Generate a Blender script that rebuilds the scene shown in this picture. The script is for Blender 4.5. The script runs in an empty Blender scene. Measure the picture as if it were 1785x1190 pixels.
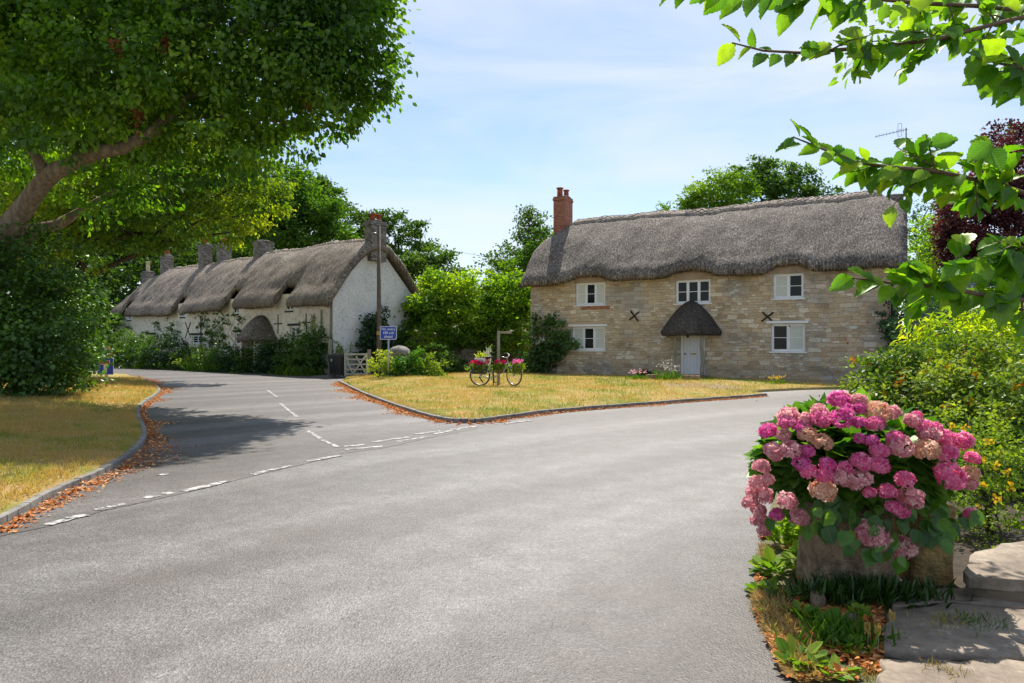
import bpy, bmesh, math
import numpy as np
from mathutils import Vector, Matrix
S = bpy.context.scene
R = math.radians
rng = np.random.default_rng(7)

# ---------------------------------------------------------------- camera
F = 1190.0; HY = 598.0; CH = 1.6
cam_d = bpy.data.cameras.new('camera'); cam = bpy.data.objects.new('camera', cam_d)
S.collection.objects.link(cam); S.camera = cam
cam.location = (0, 0, CH); cam.rotation_euler = (R(90), 0, 0)
cam_d.lens = 24.0; cam_d.sensor_width = 36.0; cam_d.shift_y = 3/1785
cam_d.clip_start = 0.05; cam_d.clip_end = 2000
# ---------------------------------------------------------------- light
EL, AZ = 55.5, 9.0
sd = Vector((math.sin(R(AZ))*math.cos(R(EL)), math.cos(R(AZ))*math.cos(R(EL)), math.sin(R(EL))))
sl = bpy.data.lights.new('sun', 'SUN'); sl.energy = 5.0; sl.angle = R(0.5); sl.color = (1.0, 0.93, 0.82)
so = bpy.data.objects.new('sun', sl); S.collection.objects.link(so)
so.rotation_euler = sd.to_track_quat('Z', 'Y').to_euler(); so.location = (5, 30, 40)
W = bpy.data.worlds.new('World'); S.world = W; W.use_nodes = True
wt = W.node_tree; wt.nodes.clear()
wo = wt.nodes.new('ShaderNodeOutputWorld'); wb = wt.nodes.new('ShaderNodeBackground')
sk = wt.nodes.new('ShaderNodeTexSky'); sk.sky_type = 'NISHITA'; sk.sun_disc = False
sk.sun_elevation = R(EL); sk.sun_rotation = R(AZ); sk.air_density = 1.0; sk.dust_density = 0.4; sk.ozone_density = 2.0
# thin high cloud streaks, mixed into the sky by direction
tc = wt.nodes.new('ShaderNodeTexCoord'); mp = wt.nodes.new('ShaderNodeMapping')
mp.inputs['Rotation'].default_value = (0, R(14), 0); mp.inputs['Scale'].default_value = (1.0, 1.6, 5.0)
nz = wt.nodes.new('ShaderNodeTexNoise'); nz.inputs['Scale'].default_value = 1.9; nz.inputs['Detail'].default_value = 6; nz.inputs['Roughness'].default_value = 0.55; nz.inputs['Distortion'].default_value = 0.5
rp = wt.nodes.new('ShaderNodeValToRGB'); rp.color_ramp.elements[0].position = 0.37; rp.color_ramp.elements[0].color = (.08, .08, .08, 1)
rp.color_ramp.elements[1].position = 0.70; rp.color_ramp.elements[1].color = (.75, .75, .75, 1)
mx = wt.nodes.new('ShaderNodeMix'); mx.data_type = 'RGBA'
SKY_CLOUD = (5.6, 5.95, 6.45, 1)
mx.inputs[7].default_value = SKY_CLOUD
wt.links.new(tc.outputs['Generated'], mp.inputs[0]); wt.links.new(mp.outputs[0], nz.inputs['Vector'])
wt.links.new(nz.outputs['Fac'], rp.inputs[0]); wt.links.new(rp.outputs[0], mx.inputs[0])
wt.links.new(sk.outputs[0], mx.inputs[6]); wt.links.new(mx.outputs[2], wb.inputs[0])
wb.inputs[1].default_value = 0.108; wt.links.new(wb.outputs[0], wo.inputs[0])
S.view_settings.view_transform = 'Standard'; S.view_settings.look = 'None'
S.view_settings.exposure = 0.58; S.view_settings.gamma = 1.0
S.render.engine = 'CYCLES'
S.cycles.max_bounces = 6; S.cycles.diffuse_bounces = 4; S.cycles.transmission_bounces = 5; S.cycles.glossy_bounces = 3
S.cycles.use_denoising = True

# ---------------------------------------------------------------- positions
def at(px, py, Y): return Vector(((px-892.5)/F*Y, Y, CH-(py-HY)/F*Y))
def gr(px, py, z=0.0):
    Y = (CH-z)*F/(py-HY); return Vector(((px-892.5)/F*Y, Y, z))

# ---------------------------------------------------------------- object helpers
def tag(o, label=None, cat=None, group=None, kind=None):
    if label: o['label'] = label
    if cat: o['category'] = cat
    if group: o['group'] = group
    if kind: o['kind'] = kind
    return o
def empty(name, loc=(0, 0, 0), rz=0, label=None, cat=None, group=None):
    o = bpy.data.objects.new(name, None); S.collection.objects.link(o)
    o.location = loc; o.rotation_euler = (0, 0, rz); o.empty_display_size = .2
    return tag(o, label, cat, group)
def link(name, me, mat=None, parent=None):
    o = bpy.data.objects.new(name, me); S.collection.objects.link(o)
    if mat: me.materials.append(mat)
    if parent: o.parent = parent
    return o
def dup(o, parent=None):
    c = o.copy(); S.collection.objects.link(c); c.parent = parent
    for ch in list(o.children): dup(ch, c)
    return c
class MB:
    def __init__(s): s.v = []; s.f = []; s.sm = []
    def add(s, vs, fs, smooth=False):
        n = len(s.v); s.v += [tuple(x) for x in vs]; s.f += [tuple(i+n for i in f) for f in fs]; s.sm += [smooth]*len(fs); return s
    def box(s, x0, x1, y0, y1, z0, z1, M=None):
        vs = [Vector((x, y, z)) for z in (z0, z1) for y in (y0, y1) for x in (x0, x1)]
        if M: vs = [M @ v for v in vs]
        return s.add(vs, [(0, 2, 3, 1), (4, 5, 7, 6), (0, 1, 5, 4), (2, 6, 7, 3), (0, 4, 6, 2), (1, 3, 7, 5)])
    def rbox(s, x0, x1, y0, y1, z0, z1, b=.01, M=None):   # box with chamfered edges
        bm = bmesh.new(); vs = [bm.verts.new((x, y, z)) for z in (z0, z1) for y in (y0, y1) for x in (x0, x1)]
        for f in [(0, 2, 3, 1), (4, 5, 7, 6), (0, 1, 5, 4), (2, 6, 7, 3), (0, 4, 6, 2), (1, 3, 7, 5)]: bm.faces.new([vs[i] for i in f])
        bmesh.ops.bevel(bm, geom=bm.edges[:], offset=b, segments=2, affect='EDGES', profile=.5)
        bm.verts.index_update()
        s.add([(M @ v.co) if M else v.co.copy() for v in bm.verts], [[v.index for v in f.verts] for f in bm.faces], False); bm.free(); return s
    def tube(s, pts, rad, n=8, caps=True):
        pts = [Vector(p) for p in pts]; rs = rad if hasattr(rad, '__len__') else [rad]*len(pts)
        vs = []; up = None
        for i, p in enumerate(pts):
            d = (pts[min(i+1, len(pts)-1)]-pts[max(i-1, 0)]).normalized()
            if up is None: up = d.orthogonal().normalized()
            up = (up-d*up.dot(d)); up = up.normalized() if up.length > 1e-5 else d.orthogonal().normalized()
            w = d.cross(up)
            for k in range(n):
                a = 2*math.pi*k/n; vs.append(p+(up*math.cos(a)+w*math.sin(a))*rs[i])
        fs = [(i*n+k, i*n+(k+1) % n, (i+1)*n+(k+1) % n, (i+1)*n+k) for i in range(len(pts)-1) for k in range(n)]
        if caps: fs += [tuple(range(n-1, -1, -1)), tuple((len(pts)-1)*n+k for k in range(n))]
        return s.add(vs, fs, True)
    def lathe(s, c, prof, n=20, jit=0, seed=1, M=None):
        r = np.random.default_rng(seed); vs = []
        for (rr, z) in prof:
            for k in range(n):
                a = 2*math.pi*k/n; q = rr*(1+jit*(r.random()-.5)); v = Vector((q*math.cos(a), q*math.sin(a), z))
                if M: v = M @ v
                vs.append(v+Vector(c))
        m = len(prof)
        fs = [(i*n+k, i*n+(k+1) % n, (i+1)*n+(k+1) % n, (i+1)*n+k) for i in range(m-1) for k in range(n)]
        fs += [tuple(range(n-1, -1, -1)), tuple((m-1)*n+k for k in range(n))]
        return s.add(vs, fs, True)
    def torus(s, c, R_, r, n=32, m=6, axis='Y'):
        pts = []; c = Vector(c)
        vs = []
        for i in range(n):
            a = 2*math.pi*i/n
            for k in range(m):
                b = 2*math.pi*k/m; q = R_+r*math.cos(b)
                vs.append(c+Vector((q*math.cos(a), r*math.sin(b), q*math.sin(a))))
        return s.add(vs, [(i*m+k, i*m+(k+1) % m, ((i+1) % n)*m+(k+1) % m, ((i+1) % n)*m+k) for i in range(n) for k in range(m)], True)
    def build(s, name, mat, parent=None):
        me = bpy.data.meshes.new(name); me.from_pydata(s.v, [], s.f)
        me.polygons.foreach_set('use_smooth', s.sm); me.update()
        bm = bmesh.new(); bm.from_mesh(me); bmesh.ops.recalc_face_normals(bm, faces=bm.faces); bm.to_mesh(me); bm.free()
        return link(name, me, mat, parent)
def fast_mesh(name, V, FA, smooth=False, fattr=None, vattr=None, uv=None):
    """V (n,3); FA list of int arrays (k faces x m corners)"""
    me = bpy.data.meshes.new(name); me.vertices.add(len(V)); me.vertices.foreach_set('co', np.asarray(V, np.float32).ravel())
    if not isinstance(FA, list): FA = [FA]
    loops = np.concatenate([f.ravel() for f in FA]); tot = np.concatenate([np.full(len(f), f.shape[1]) for f in FA])
    st = np.concatenate([[0], np.cumsum(tot)[:-1]])
    me.loops.add(len(loops)); me.loops.foreach_set('vertex_index', loops.astype(np.int32))
    me.polygons.add(len(tot)); me.polygons.foreach_set('loop_start', st.astype(np.int32))
    me.polygons.foreach_set('use_smooth', np.full(len(tot), smooth))
    if uv is not None:
        l = me.uv_layers.new(name='UVMap'); l.data.foreach_set('uv', np.asarray(uv, np.float32)[loops].ravel())
    me.update(calc_edges=True)
    for k, v in (fattr or {}).items():
        a = me.attributes.new(k, 'FLOAT', 'FACE'); a.data.foreach_set('value', np.asarray(v, np.float32))
    for k, v in (vattr or {}).items():
        a = me.attributes.new(k, 'FLOAT', 'POINT'); a.data.foreach_set('value', np.asarray(v, np.float32))
    return me
# value noise in numpy
_perm = np.random.default_rng(3).random((64, 64, 64))
def vnoise(P, sc=1.0):
    P = np.asarray(P, float)*sc; i = np.floor(P).astype(int); f = P-i; f = f*f*(3-2*f); o = 0
    for a in (0, 1):
        for b in (0, 1):
            for c in (0, 1):
                w = np.where(a, f[:, 0], 1-f[:, 0])*np.where(b, f[:, 1], 1-f[:, 1])*np.where(c, f[:, 2], 1-f[:, 2])
                o = o+w*_perm[(i[:, 0]+a) % 64, (i[:, 1]+b) % 64, (i[:, 2]+c) % 64]
    return o
def nrm(v): return v/np.maximum(np.linalg.norm(v, axis=-1, keepdims=True), 1e-9)

# ---------------------------------------------------------------- materials
def mat_new(name):
    m = bpy.data.materials.new(name); m.use_nodes = True; nt = m.node_tree
    return m, nt, nt.nodes['Principled BSDF']
def ND(nt, t, **kw):
    n = nt.nodes.new('ShaderNode'+t)
    for k, v in kw.items():
        if k in n.inputs.keys(): n.inputs[k].default_value = v
        else: setattr(n, k, v)
    return n
def ramp(nt, fac, stops, interp='LINEAR'):
    r = nt.nodes.new('ShaderNodeValToRGB'); e = r.color_ramp.elements; r.color_ramp.interpolation = interp
    while len(e) < len(stops): e.new(.5)
    for i, (p, c) in enumerate(stops):
        e[i].position = p; e[i].color = (c[0], c[1], c[2], 1) if hasattr(c, '__len__') else (c, c, c, 1)
    nt.links.new(fac, r.inputs[0]); return r.outputs[0]
def mix(nt, fac, a, b, mode='MIX'):
    m = nt.nodes.new('ShaderNodeMix'); m.data_type = 'RGBA'; m.blend_type = mode
    for i, x in ((0, fac), (6, a), (7, b)):
        if isinstance(x, (int, float)): m.inputs[i].default_value = x
        elif isinstance(x, tuple): m.inputs[i].default_value = (x[0], x[1], x[2], 1)
        else: nt.links.new(x, m.inputs[i])
    return m.outputs[2]
def mth(nt, op, a, b=0.0):
    m = nt.nodes.new('ShaderNodeMath'); m.operation = op
    for i, x in ((0, a), (1, b)):
        if isinstance(x, (int, float)): m.inputs[i].default_value = x
        else: nt.links.new(x, m.inputs[i])
    return m.outputs[0]
def noise(nt, vec, scale, detail=3, rough=.55, dist=0):
    n = ND(nt, 'TexNoise', Scale=scale, Detail=detail, Roughness=rough, Distortion=dist)
    if vec is not None: nt.links.new(vec, n.inputs['Vector'])
    return n.outputs['Fac']
def mapping(nt, vec, scale=(1, 1, 1), rot=(0, 0, 0), loc=(0, 0, 0)):
    m = nt.nodes.new('ShaderNodeMapping'); m.inputs['Scale'].default_value = scale; m.inputs['Rotation'].default_value = rot; m.inputs['Location'].default_value = loc
    nt.links.new(vec, m.inputs[0]); return m.outputs[0]
def bump(nt, bs, h, strength=.5, dist=.02, prev=None):
    b = ND(nt, 'Bump', Strength=strength, Distance=dist); nt.links.new(h, b.inputs['Height'])
    if prev is not None: nt.links.new(prev, b.inputs['Normal'])
    if bs is not None: nt.links.new(b.outputs[0], bs.inputs['Normal'])
    return b.outputs[0]
def objco(nt): return nt.nodes.new('ShaderNodeTexCoord').outputs['Object']
def simple(name, col, rough=.7, var=.25, sc=6, metal=0, bs=.25, bd=.01, spec=.3):
    m, nt, p = mat_new(name); c = objco(nt); n = noise(nt, c, sc, 5, .6)
    lo = tuple(x*(1-var) for x in col); hi = tuple(min(1, x*(1+var)) for x in col)
    nt.links.new(ramp(nt, n, [(.3, lo), (.7, hi)]), p.inputs['Base Color'])
    p.inputs['Roughness'].default_value = rough; p.inputs['Metallic'].default_value = metal; p.inputs['Specular IOR Level'].default_value = spec
    if bs: bump(nt, p, noise(nt, c, sc*5, 4), bs, bd)
    return m
def leafmat(name, cols, trans=.45, gloss=.12, rough=.5, hue_t=(1.6, 1.6, .42), veins=False):
    """cols: 3-4 colours along the tint attribute; diffuse + translucent + a little gloss"""
    m = bpy.data.materials.new(name); m.use_nodes = True; nt = m.node_tree; nt.nodes.clear()
    o = nt.nodes.new('ShaderNodeOutputMaterial'); a = nt.nodes.new('ShaderNodeAttribute'); a.attribute_name = 'tint'
    n = len(cols); c = ramp(nt, a.outputs['Fac'], [(i/(n-1), cols[i]) for i in range(n)])
    if veins:
        sx = nt.nodes.new('ShaderNodeSeparateXYZ'); nt.links.new(nt.nodes.new('ShaderNodeTexCoord').outputs['UV'], sx.inputs[0]); av = mth(nt, 'ABSOLUTE', sx.outputs[1])
        w = mth(nt, 'ABSOLUTE', mth(nt, 'SUBTRACT', mth(nt, 'FRACT', mth(nt, 'MULTIPLY', mth(nt, 'SUBTRACT', sx.outputs[0], mth(nt, 'MULTIPLY', av, .9)), 9.0)), .5))
        vm = mth(nt, 'MAXIMUM', ramp(nt, w, [(0, 1.0), (.11, 0.0)]), ramp(nt, av, [(0, 1.0), (.022, 0.0)]))
        sp_ = ramp(nt, noise(nt, objco(nt), 26, 3, .6), [(.3, (.72, .72, .72)), (.6, (1.1, 1.1, 1.1))])
        c = mix(nt, 1.0, c, sp_, 'MULTIPLY'); c = mix(nt, mth(nt, 'MULTIPLY', vm, .38), c, (.34, .44, .12))
    d = nt.nodes.new('ShaderNodeBsdfDiffuse'); t = nt.nodes.new('ShaderNodeBsdfTranslucent'); g = nt.nodes.new('ShaderNodeBsdfGlossy')
    nt.links.new(c, d.inputs[0]); tcx = mix(nt, 1.0, c, hue_t, 'MULTIPLY'); nt.links.new(tcx, t.inputs[0])
    g.inputs[0].default_value = (.55, .65, .5, 1); g.inputs['Roughness'].default_value = rough
    s1 = nt.nodes.new('ShaderNodeMixShader'); s1.inputs[0].default_value = trans
    nt.links.new(d.outputs[0], s1.inputs[1]); nt.links.new(t.outputs[0], s1.inputs[2])
    s2 = nt.nodes.new('ShaderNodeMixShader'); s2.inputs[0].default_value = gloss*.22
    nt.links.new(s1.outputs[0], s2.inputs[1]); nt.links.new(g.outputs[0], s2.inputs[2])
    nt.links.new(s2.outputs[0], o.inputs[0]); return m
M = {}
def build_mats():
    # asphalt
    for key, dk in (('asphalt', (.80, .785, .77)), ('asphalt_side', (.70, .66, .65))):
        m, nt, p = mat_new(key); c = objco(nt)
        ms = ND(nt, 'VectorMath', operation='LENGTH'); 
        agg = ND(nt, 'TexVoronoi', Scale=85.0); nt.links.new(c, agg.inputs['Vector'])
        fine = noise(nt, c, 60, 3, .7); big = noise(nt, c, .35, 4, .6); mid = noise(nt, c, 3.2, 5, .65)
        # worn bands following the bend of the main road: distance from the bend centre
        va = ND(nt, 'VectorMath', operation='SUBTRACT'); nt.links.new(c, va.inputs[0]); va.inputs[1].default_value = (41, -31, 0)
        vl = ND(nt, 'VectorMath', operation='LENGTH'); nt.links.new(va.outputs[0], vl.inputs[0])
        rad = mth(nt, 'ADD', vl.outputs['Value'], mth(nt, 'MULTIPLY', big, 1.2))
        cx = ND(nt, 'CombineXYZ'); nt.links.new(rad, cx.inputs[0])
        band = noise(nt, cx.outputs[0], .55, 3, .5)
        coarse = noise(nt, c, 24, 4, .8)
        base = ramp(nt, mth(nt, 'ADD', mth(nt, 'MULTIPLY', fine, .5), mth(nt, 'MULTIPLY', coarse, .5)), [(.36, (.07, .067, .067)), (.47, (.118, .115, .114)), (.55, (.15, .147, .145)), (.64, (.235, .23, .222))])
        sp = ramp(nt, agg.outputs['Color'], [(.0, (.62,)*3), (.6, (1.0,)*3), (1, (1.5, 1.48, 1.42))])
        base = mix(nt, .8, base, sp, 'MULTIPLY')
        base = mix(nt, 1.0, base, ramp(nt, band, [(.34, (.66, .63, .61)), (.47, (.96, .95, .95)), (.6, (1.6, 1.62, 1.66))]), 'MULTIPLY')
        base = mix(nt, 1.0, base, ramp(nt, mid, [(.3, (.76, .74, .72)), (.7, (1.22, 1.21, 1.2))]), 'MULTIPLY')
        wear = ramp(nt, noise(nt, mapping(nt, c, (1, 1, 1), (0, 0, .6)), .9, 6, .7), [(.52, 0.0), (.62, 1.0)])
        base = mix(nt, mth(nt, 'MULTIPLY', wear, .35), base, (.115, .098, .084))
        # fine cracks
        ck = ND(nt, 'TexVoronoi', feature='DISTANCE_TO_EDGE', Scale=.8); 
        dv = ND(nt, 'VectorMath', operation='ADD'); nt.links.new(c, dv.inputs[0])
        nn = ND(nt, 'TexNoise', Scale=1.6, Detail=5.0); nt.links.new(c, nn.inputs['Vector']); nt.links.new(nn.outputs['Color'], dv.inputs[1]); nt.links.new(dv.outputs[0], ck.inputs['Vector'])
        crack = ramp(nt, ck.outputs['Distance'], [(.0, 1.0), (.006, 0.0)])
        crack = mth(nt, 'MULTIPLY', crack, ramp(nt, big, [(.44, 0.0), (.52, .5)]))
        base = mix(nt, crack, base, (.03, .028, .026))
        base = mix(nt, 1.0, base, dk, 'MULTIPLY')
        nt.links.new(base, p.inputs['Base Color']); p.inputs['Roughness'].default_value = .54; p.inputs['Specular IOR Level'].default_value = .5
        h = mth(nt, 'ADD', agg.outputs['Distance'], mth(nt, 'MULTIPLY', fine, .8)); bump(nt, p, mth(nt, 'ADD', h, coarse), .45, .008); M[key] = m
    # road paint, worn
    m, nt, p = mat_new('road_paint'); c = objco(nt)
    w = ramp(nt, noise(nt, c, 9, 8, .75), [(.47, 0.0), (.56, 1.0)]); f2 = ramp(nt, noise(nt, c, 90, 3, .7), [(.3, (.34, .33, .31)), (.65, (.6, .58, .54))])
    nt.links.new(mix(nt, w, (.13, .13, .13), f2), p.inputs['Base Color']); p.inputs['Roughness'].default_value = .7; M['paint'] = m
    # kerb stone
    m, nt, p = mat_new('kerb_stone'); c = objco(nt)
    n1 = noise(nt, c, 5, 6, .7); nt.links.new(ramp(nt, n1, [(.3, (.09, .085, .075)), (.5, (.19, .18, .165)), (.75, (.31, .30, .28))]), p.inputs['Base Color'])
    p.inputs['Roughness'].default_value = .85; bump(nt, p, noise(nt, c, 40, 5), .5, .01); M['kerb'] = m
    # soil / ground
    m, nt, p = mat_new('ground_soil'); c = objco(nt)
    n1 = noise(nt, c, .3, 6, .6); n2 = noise(nt, c, 14, 5, .7)
    b = ramp(nt, n1, [(.35, (.10, .075, .04)), (.5, (.13, .12, .05)), (.65, (.06, .085, .028))])
    nt.links.new(mix(nt, 1, b, ramp(nt, n2, [(.3, (.6,)*3), (.7, (1.35,)*3)]), 'MULTIPLY'), p.inputs['Base Color']); p.inputs['Roughness'].default_value = .95
    bump(nt, p, n2, .6, .03); M['soil'] = m
    # dry lawn
    m, nt, p = mat_new('dry_lawn'); c = objco(nt)
    a = nt.nodes.new('ShaderNodeAttribute'); a.attribute_name = 'earth'
    n1 = noise(nt, c, .8, 6, .65); n2 = noise(nt, c, 22, 5, .75); n3 = noise(nt, c, 3, 4, .6)
    b = ramp(nt, mth(nt, 'ADD', mth(nt, 'MULTIPLY', n1, .6), mth(nt, 'MULTIPLY', n3, .4)), [(.40, (.42, .28, .13)), (.48, (.38, .28, .11)), (.55, (.26, .25, .07)), (.66, (.14, .18, .035))])
    e = ramp(nt, mth(nt, 'ADD', a.outputs['Fac'], mth(nt, 'MULTIPLY', n3, .5)), [(.52, 0.0), (.75, 1.0)])
    b = mix(nt, e, b, ramp(nt, n2, [(.3, (.2, .15, .105)), (.7, (.40, .32, .25))]))
    nt.links.new(mix(nt, 1, b, ramp(nt, n2, [(.25, (.62,)*3), (.75, (1.3,)*3)]), 'MULTIPLY'), p.inputs['Base Color']); p.inputs['Roughness'].default_value = .95; p.inputs['Specular IOR Level'].default_value = .1
    bump(nt, p, n2, .8, .03); M['lawn'] = m
    # gravel
    m, nt, p = mat_new('gravel'); c = objco(nt); v = ND(nt, 'TexVoronoi', Scale=28.0); nt.links.new(c, v.inputs['Vector'])
    nt.links.new(mix(nt, .6, ramp(nt, noise(nt, c, 2, 5), [(.3, (.24, .2, .16)), (.7, (.42, .36, .3))]), v.outputs['Color'], 'OVERLAY'), p.inputs['Base Color']); p.inputs['Roughness'].default_value = .9
    bump(nt, p, v.outputs['Distance'], .6, .02); M['gravel'] = m
    # thatch (UV in metres: u along the ridge, v down the slope)
    def thatch(name, cols, stretch=5.0, dark=1.0):
        m, nt, p = mat_new(name); uv = nt.nodes.new('ShaderNodeTexCoord').outputs['UV']
        s1 = noise(nt, mapping(nt, uv, (stretch*3.2, 3.2, 1)), 3.2, 5, .8); s2 = noise(nt, mapping(nt, uv, (13, 6.5, 1)), 1.0, 6, .85); s3 = noise(nt, uv, .55, 4, .6)
        s4 = noise(nt, mapping(nt, uv, (3.0, .5, 1)), 1.0, 4, .6)
        mm = mth(nt, 'ADD', mth(nt, 'MULTIPLY', s1, .5), mth(nt, 'MULTIPLY', s2, .5))
        b = ramp(nt, mm, [(.40, cols[0]), (.49, cols[1]), (.56, cols[2]), (.63, cols[3])])  # straw tones; the palest also paint in sun-catching straw ends
        b = mix(nt, 1, b, ramp(nt, s3, [(.3, (.62*dark, .60*dark, .58*dark)), (.7, (1.18*dark, 1.15*dark, 1.10*dark))]), 'MULTIPLY')
        b = mix(nt, 1, b, ramp(nt, s4, [(.35, (.8, .78, .76)), (.65, (1.15, 1.14, 1.13))]), 'MULTIPLY')
        nt.links.new(b, p.inputs['Base Color']); p.inputs['Roughness'].default_value = .8; p.inputs['Specular IOR Level'].default_value = .25
        n_ = bump(nt, None, s4, .6, .06); bump(nt, p, mm, 1.0, .10, n_); return m
    M['thatch'] = thatch('thatch_grey', [(.035, .029, .025), (.15, .13, .115), (.42, .38, .35), (.92, .86, .80)], 2.2)
    M['thatch_old'] = thatch('thatch_weathered', [(.06, .05, .042), (.24, .205, .175), (.52, .465, .41), (.95, .88, .80)], 4.0)
    M['thatch_dark'] = thatch('thatch_dark', [(.03, .026, .024), (.075, .066, .06), (.16, .145, .135), (.30, .28, .26)], 3.0)
    M['thatch_ridge'] = thatch('thatch_ridge', [(.08, .066, .058), (.26, .225, .205), (.6, .54, .50), (.95, .88, .84)], 3.0)
    M['soil_dark'] = simple('shade_toned_soil', (.055, .042, .03), .95, .4, 9, bs=.8, bd=.02)  # garden soil darkened so its colour carries the shrubs' shade
    M['oak_pale'] = simple('silvered_oak', (.50, .46, .39), .85, .25, 6)
    M['spar'] = simple('hazel_spar', (.36, .3, .25), .8, .3, 12)
    # rubble stone, local x / z on walls
    def stone(name, cols, mortar, bw=.36, rh=.125, xy=False, patches=True):
        m, nt, p = mat_new(name); c = objco(nt); sx = nt.nodes.new('ShaderNodeSeparateXYZ'); nt.links.new(c, sx.inputs[0])
        cb = nt.nodes.new('ShaderNodeCombineXYZ'); nt.links.new(mth(nt, 'ADD', sx.outputs[0], sx.outputs[1]), cb.inputs[0]); nt.links.new(sx.outputs[2], cb.inputs[1])
        dn = ND(nt, 'TexNoise', Scale=1.3, Detail=3.0); nt.links.new(cb.outputs[0], dn.inputs['Vector'])
        wv = ND(nt, 'VectorMath', operation='MULTIPLY_ADD'); nt.links.new(dn.outputs['Color'], wv.inputs[0]); wv.inputs[1].default_value = (.5, .17, 0); nt.links.new(cb.outputs[0], wv.inputs[2])
        dn2 = ND(nt, 'TexNoise', Scale=9.0, Detail=2.0); nt.links.new(cb.outputs[0], dn2.inputs['Vector'])
        wv2 = ND(nt, 'VectorMath', operation='MULTIPLY_ADD'); nt.links.new(dn2.outputs['Color'], wv2.inputs[0]); wv2.inputs[1].default_value = (.08, .055, 0); nt.links.new(wv.outputs[0], wv2.inputs[2])
        br = ND(nt, 'TexBrick', Scale=1.0); br.inputs['Brick Width'].default_value = bw; br.inputs['Row Height'].default_value = rh; br.inputs['Mortar Size'].default_value = .009
        br.inputs['Mortar Smooth'].default_value = .4; br.inputs['Color1'].default_value = (0, 0, 0, 1); br.inputs['Color2'].default_value = (1, 1, 1, 1); br.inputs['Mortar'].default_value = (.5, .5, .5, 1); br.offset = .37
        nt.links.new(wv2.outputs[0], br.inputs['Vector'])
        b2 = ND(nt, 'TexBrick', Scale=1.0); b2.inputs['Brick Width'].default_value = bw*1.75; b2.inputs['Row Height'].default_value = rh*1.7; b2.inputs['Mortar Size'].default_value = .010
        b2.inputs['Mortar Smooth'].default_value = .4; b2.inputs['Color1'].default_value = (0, 0, 0, 1); b2.inputs['Color2'].default_value = (1, 1, 1, 1); b2.inputs['Mortar'].default_value = (.5, .5, .5, 1); b2.offset = .43
        nt.links.new(wv2.outputs[0], b2.inputs['Vector']); sel = ramp(nt, noise(nt, mapping(nt, cb.outputs[0], (.7, 1.3, 1)), .9, 2), [(.49, 0.0), (.50, 1.0)])
        bC = mix(nt, sel, br.outputs['Color'], b2.outputs['Color']); bF = mix(nt, sel, br.outputs['Fac'], b2.outputs['Fac'])
        n = len(cols); cc = ramp(nt, bC, [(i/(n-1), cols[i]) for i in range(n)])
        g = noise(nt, cb.outputs[0], 14, 6, .75); cc = mix(nt, 1, cc, ramp(nt, g, [(.25, (.66,)*3), (.75, (1.3,)*3)]), 'MULTIPLY')
        if patches:   # grey weathered and lichen-pale patches with shapes of their own
            q = ramp(nt, noise(nt, cb.outputs[0], .42, 5, .62), [(.49, 0.0), (.60, .75)]); cc = mix(nt, q, cc, mix(nt, 1, ramp(nt, bC, [(0, (.28, .26, .24)), (.6, (.40, .38, .35)), (1, (.60, .57, .53))]), ramp(nt, g, [(.25, (.6,)*3), (.75, (1.3,)*3)]), 'MULTIPLY'))
            q2 = ramp(nt, noise(nt, mapping(nt, cb.outputs[0], loc=(7, 3, 0)), .7, 6, .7), [(.55, 0.0), (.68, .7)]); cc = mix(nt, q2, cc, mix(nt, 1, cc, (.56, .56, .57), 'MULTIPLY'))
            # old lime plinth: a grey painted band along the foot of the wall
            pz = ramp(nt, mth(nt, 'ADD', sx.outputs[2], mth(nt, 'MULTIPLY', noise(nt, cb.outputs[0], 1.5, 3), .5)), [(.0, 1.0), (1.0, 0.0)])
            pl = ramp(nt, pz, [(.08, 0.0), (.14, .6)]); cc = mix(nt, pl, cc, mix(nt, 1, cc, (.72, .72, .74), 'MULTIPLY'))
        cc = mix(nt, bF, cc, mortar)
        nt.links.new(cc, p.inputs['Base Color']); p.inputs['Roughness'].default_value = .9; p.inputs['Specular IOR Level'].default_value = .15
        h = mth(nt, 'SUBTRACT', mth(nt, 'MULTIPLY', g, .4), bF); bump(nt, p, h, .8, .03); return m
    M['stone'] = stone('rubble_limestone', [(.42, .315, .20), (.53, .405, .265), (.61, .47, .305), (.54, .45, .335), (.76, .66, .50)], (.45, .36, .255), .25, .115)
    M['stone_grey'] = stone('grey_rubble', [(.13, .12, .11), (.22, .20, .18), (.3, .28, .26), (.4, .38, .36)], (.2, .185, .17), .2, .085, patches=False)
    M['stone_brown'] = stone('garden_wall_stone', [(.15, .115, .08), (.25, .20, .15), (.34, .28, .21)], (.2, .17, .13), .34, .12, patches=False)
    M['slate'] = stone('slate_hanging', [(.14, .15, .17), (.2, .21, .235), (.26, .27, .3)], (.07, .07, .08), .24, .16, patches=False)
    # brick
    m, nt, p = mat_new('red_brick'); c = objco(nt); sx = nt.nodes.new('ShaderNodeSeparateXYZ'); nt.links.new(c, sx.inputs[0])
    cb = nt.nodes.new('ShaderNodeCombineXYZ'); nt.links.new(mth(nt, 'ADD', sx.outputs[0], sx.outputs[1]), cb.inputs[0]); nt.links.new(sx.outputs[2], cb.inputs[1])
    br = ND(nt, 'TexBrick', Scale=1.0); br.inputs['Brick Width'].default_value = .225; br.inputs['Row Height'].default_value = .078; br.inputs['Mortar Size'].default_value = .007
    br.inputs['Color1'].default_value = (.30, .075, .04, 1); br.inputs['Color2'].default_value = (.42, .14, .075, 1); br.inputs['Mortar'].default_value = (.42, .34, .27, 1); nt.links.new(cb.outputs[0], br.inputs['Vector'])
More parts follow.
